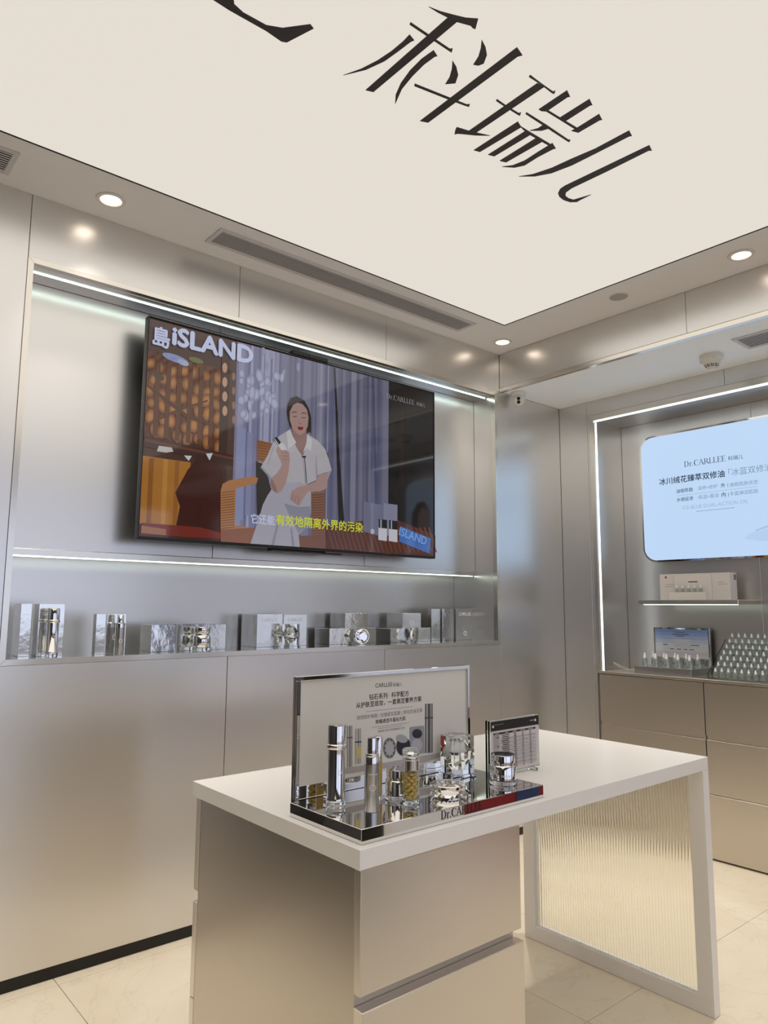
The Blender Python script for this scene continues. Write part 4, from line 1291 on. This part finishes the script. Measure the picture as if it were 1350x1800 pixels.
# acrylic price stand on the table
ca = thing('price_stand', 'clear acrylic stand with a printed price sheet on the white table', 'stand', (1.565, -1.78, TT))
hx = 1.572
cy0, cy1, cz0, cz1 = onX(863, 1300, hx).y, onX(947, 1300, hx).y, TT + 0.012, 1.118
MB().box((hx - 0.022, cy0 - 0.004, cz0), (hx - 0.0125, cy1 + 0.004, cz1), 0.001).build('back_plate', M['acrylic'], ca)
MB().box((hx - 0.0105, cy0 - 0.004, cz0), (hx - 0.001, cy1 + 0.004, cz1), 0.001).build('front_plate', M['acrylic'], ca)
MB().box((hx - 0.0008, cy0, cz0 + 0.004), (hx - 0.0002, cy1, cz1 - 0.003)).build('price_sheet', M['sheet'], ca)
for yy in (cy0 + 0.03, cy1 - 0.04):
    MB().box((hx - 0.030, yy, TT + 0.0005), (hx + 0.016, yy + 0.012, TT + 0.0115), 0.001).build('foot', M['acrylic'], ca)
P = Pic(lambda a, b_: Vector((hx, cy0 + (cy1 - cy0) * a, cz1 - 0.003 - (cz1 - cz0 - 0.007) * b_)), (1, 0, 0), 0.00004)
P.poly([(0, 0), (1, 0), (1, 0.185), (0, 0.185)], (34, 31, 31))
P.ell(0.045, 0.095, 0.018, 0.028, (225, 222, 220)); P.ell(0.93, 0.085, 0.018, 0.028, (235, 232, 230))
P.poly([(0.07, 0.06), (0.26, 0.06), (0.26, 0.075), (0.07, 0.075)], (110, 106, 104)); P.poly([(0.81, 0.07), (0.90, 0.07), (0.90, 0.09), (0.81, 0.09)], (150, 146, 144))
P.poly([(0.05, 0.225), (0.93, 0.225), (0.93, 0.262), (0.05, 0.262)], (40, 37, 37))
for x0, x1 in ((0.08, 0.16), (0.29, 0.34), (0.44, 0.52), (0.60, 0.70), (0.77, 0.88)):
    P.poly([(x0, 0.238), (x1, 0.238), (x1, 0.250), (x0, 0.250)], (190, 186, 184))
P.poly([(0.05, 0.27), (0.17, 0.27), (0.17, 0.345), (0.05, 0.345)], (168, 160, 160)); P.poly([(0.05, 0.355), (0.17, 0.355), (0.17, 0.62), (0.05, 0.62)], (168, 160, 160))
for r in range(18):
    v0 = 0.268 + r * 0.0375
    if r % 2 == 0 and r: P.poly([(0.19, v0), (0.93, v0), (0.93, v0 + 0.0375), (0.19, v0 + 0.0375)], (178, 171, 170))
    for x0, x1 in ((0.21 + 0.012 * (r % 3), 0.37 - 0.01 * (r % 2)), (0.465, 0.515), (0.64, 0.665), (0.80, 0.825)):
        P.poly([(x0, v0 + 0.011), (x1, v0 + 0.011), (x1, v0 + 0.027), (x0, v0 + 0.027)], (74, 68, 68))
P.poly([(0.10, 0.305), (0.145, 0.305), (0.145, 0.32), (0.10, 0.32)], (60, 56, 56)); P.poly([(0.10, 0.48), (0.145, 0.48), (0.145, 0.495), (0.10, 0.495)], (60, 56, 56))
P.build('printed_table', M['print'], ca)

# ================================================================== PRODUCT LEDGE
LZ = 1.2775


def carton(lab, pl, pf, pr, ytop, Xf, group, z0=LZ, txt=None, em=False, zt=None):
    Ya, Yb = onX(pf, 1110, Xf).y, onX(pr, 1110, Xf).y
    Xb = max(onY(pl, 1110, Ya).x, -0.405)
    z1 = onX(pf, ytop, Xf).z if zt is None else zt
    loc = ((Xf + Xb) / 2, (Ya + Yb) / 2, z0)
    t = thing('silver_carton', lab, 'carton', loc, group)
    cb = MB().box((Xb, Ya, z0), (Xf, Yb, z1), 0.0012).build('carton_body', M['foil'], t)
    w_ = Yb - Ya
    if txt: flat_text(txt, (Xf, Ya + w_ * 0.18, z0 + (z1 - z0) * 0.78), (Xf, Ya + w_ * 0.82, z0 + (z1 - z0) * 0.78), M['silverink'], cb)
    if em: ring_mark((Xf + 0.0008, Ya + w_ * 0.5, z0 + (z1 - z0) * em), (1, 0, 0), min(0.016, w_ * 0.28), 'silverink', cb)
    return t, Xb, Xf, Ya, Yb, z1


GR = 'silver cartons on the product ledge'
carton('tall silver carton at the far left end of the ledge', 22, 34, 54, 1061, -0.16, GR, txt='CARLLEE')
carton('wide silver carton behind the tall chrome bottle, left end of the ledge', 56, 66, 112, 1061, -0.13, GR, txt='CARLLEE')
p = onX(90, 1150, -0.072)
tb1 = tall_bottle('tall chrome serum bottle on the ledge before the wide silver carton', (-0.072, p.y, LZ), s=0.96)
ring_mark(Vector((-0.072, p.y, LZ + 0.095)) + Vector((0.0250, 0, 0)), (1, -0.2, 0), 0.007, 'silverink', tb1)
carton('slim silver carton with round emblem, left of the slim pair', 163, 168, 185, 1079, -0.11, GR, em=0.42)
carton('slim silver carton with round emblem, behind the slim chrome bottle', 186, 187, 221, 1079, -0.13, GR, em=0.42)
p = onX(209, 1150, -0.072)
loc = (-0.072, p.y, LZ)
t = thing('slim_bottle', 'slim chrome bottle before the slim silver carton on the ledge', 'bottle', loc)
MB().lathe([(0.0195, 0), (0.020, 0.002), (0.020, 0.12)], 32, loc).build('bottle_body', M['satin'], t, 40)
MB().lathe([(0.0202, 0.1203), (0.0202, 0.140), (0.018, 0.142)], 32, loc).build('collar', M['chromebright'], t, 40)
MB().lathe([(0.0145, 0.1423), (0.0145, 0.176), (0.013, 0.178)], 32, loc).build('cap', M['chromebright'], t, 40)
ring_mark(Vector(loc) + Vector((0.0208, -0.003, 0.062)), (1, -0.2, 0), 0.0085, 'silverink', t)
carton('squat silver carton standing alone left of the chrome jar', 247, 266, 310, 1098, -0.15, GR, em=0.35)
carton('squat silver carton directly behind the chrome jar', 312, 316, 364, 1097, -0.16, GR)
carton('squat silver carton right of the chrome jar', 364.8, 365.5, 397, 1097, -0.165, GR, em=0.4)
p = onX(354, 1140, -0.095)
jar('small chrome cream jar on the wall ledge before squat silver cartons', (-0.095, p.y, LZ), 0.0445, 0.118)
carton('cube silver carton with lines of print on its side', 424, 451, 496, 1080, -0.22, GR, txt='CARLLEE')
carton('cube silver carton behind the crystal jar', 497, 498, 539, 1080, -0.25, GR, txt='CARLLEE')
p = onX(511, 1130, -0.165)
crystal('square crystal jar on the wall ledge', (-0.165, p.y, LZ), 0.040, 0.126)
t, Xb, Xf, Ya, Yb, zl = carton('flat silver carton, lower left under the left stacked carton', 553, 579, 621, 1105, -0.22, GR)
carton('flat silver carton directly behind the left upright compact', 622.4, 622.8, 661, 1105, -0.235, GR, zt=zl)
carton('silver carton stacked on two flat cartons behind the left compact', 580, 606, 647, 1078, -0.23, GR, z0=zl + 0.0004, em=0.3)
t, Xb, Xf, Ya, Yb, zl = carton('flat silver carton, lower left under the right stacked carton', 662.6, 686, 722, 1105, -0.21, GR)
carton('flat silver carton directly behind the right upright compact', 722.5, 723, 757, 1105, -0.225, GR, zt=zl)
carton('silver carton stacked on two flat cartons behind the right compact', 680, 707, 740, 1078, -0.215, GR, z0=zl + 0.0004, em=0.35)
for px, Xc, ang, lab in ((637, -0.165, -0.25, 'round faceted compact standing on edge, facing forward on the ledge'), (728, -0.150, 0.55, 'round faceted compact standing on edge, turned right on the ledge')):
    p = onX(px, 1116, Xc)
    r = 0.046
    t = thing('powder_compact', lab, 'compact', (Xc, p.y, LZ))
    compact(t, r, 0.034, Matrix.Translation((Xc - 0.02, p.y, LZ + r * 1.012)) @ Matrix.Rotation(ang, 4, 'Z') @ Matrix.Rotation(math.radians(90), 4, 'Y'))
carton('tall silver carton, first of three at the right end of the ledge', 752, 758, 774, 1070, -0.26, GR)
carton('tall silver carton, middle of three at the right end of the ledge', 774.4, 777, 799, 1070, -0.25, GR)
carton('tall wide silver carton last on the ledge by the niche corner', 799.6, 801, 834, 1070, -0.24, GR, txt='CARLLEE', em=0.2)

# ================================================================== UNSEEN THINGS ADDED FOR THEIR REFLECTIONS IN THE POLISHED TRAY
M['redpaint'] = mat('red_lacquer', (140, 20, 26), 0.35)
M['bluepic'] = mat('blue_poster', (44, 66, 124), 0.4, noise=0.5, nscale=(9, 9, 9))
M['darkcloth'] = mat('charcoal_upholstery', (30, 28, 28), 0.7, noise=0.2, nscale=(80, 80, 80))
t = thing('promotion_stand', 'low red promotion stand with blue poster, mirrored in the tray front', 'stand', (3.6, 0.12, 0))
MB().box((3.41, -0.24, 0.0), (3.79, 0.50, 0.05), 0.004).build('plinth', M['base'], t)
MB().box((3.40, -0.25, 0.0502), (3.80, 0.51, 0.72), 0.006).build('stand_body', M['redpaint'], t)
MB().box((3.394, -0.20, 0.20), (3.3996, 0.02, 0.52), 0.001).build('poster', M['bluepic'], t)
MB().box((3.394, 0.09, 0.32), (3.3996, 0.15, 0.37), 0.001).build('price_card', M['carton'], t)
for (x, y, lab) in ((0.55, -3.95, 'round dark ottoman, added to darken the left end of the tray'), (3.72, -1.50, 'round dark ottoman, added to darken the left of the tray front')):  # unseen ottomans, added as the dark shapes mirrored in the tray
    t = thing('ottoman', lab, 'ottoman', (x, y, 0), 'round ottomans')
    MB().lathe([(0.30, 0.0), (0.31, 0.02), (0.31, 0.05)], 40, (x, y, 0)).build('plinth', M['base'], t, 40)
    MB().lathe([(0.36, 0.0502), (0.385, 0.07), (0.39, 0.30), (0.385, 0.47), (0.36, 0.50), (0.30, 0.515)], 40, (x, y, 0)).build('cushion', M['darkcloth'], t, 50)
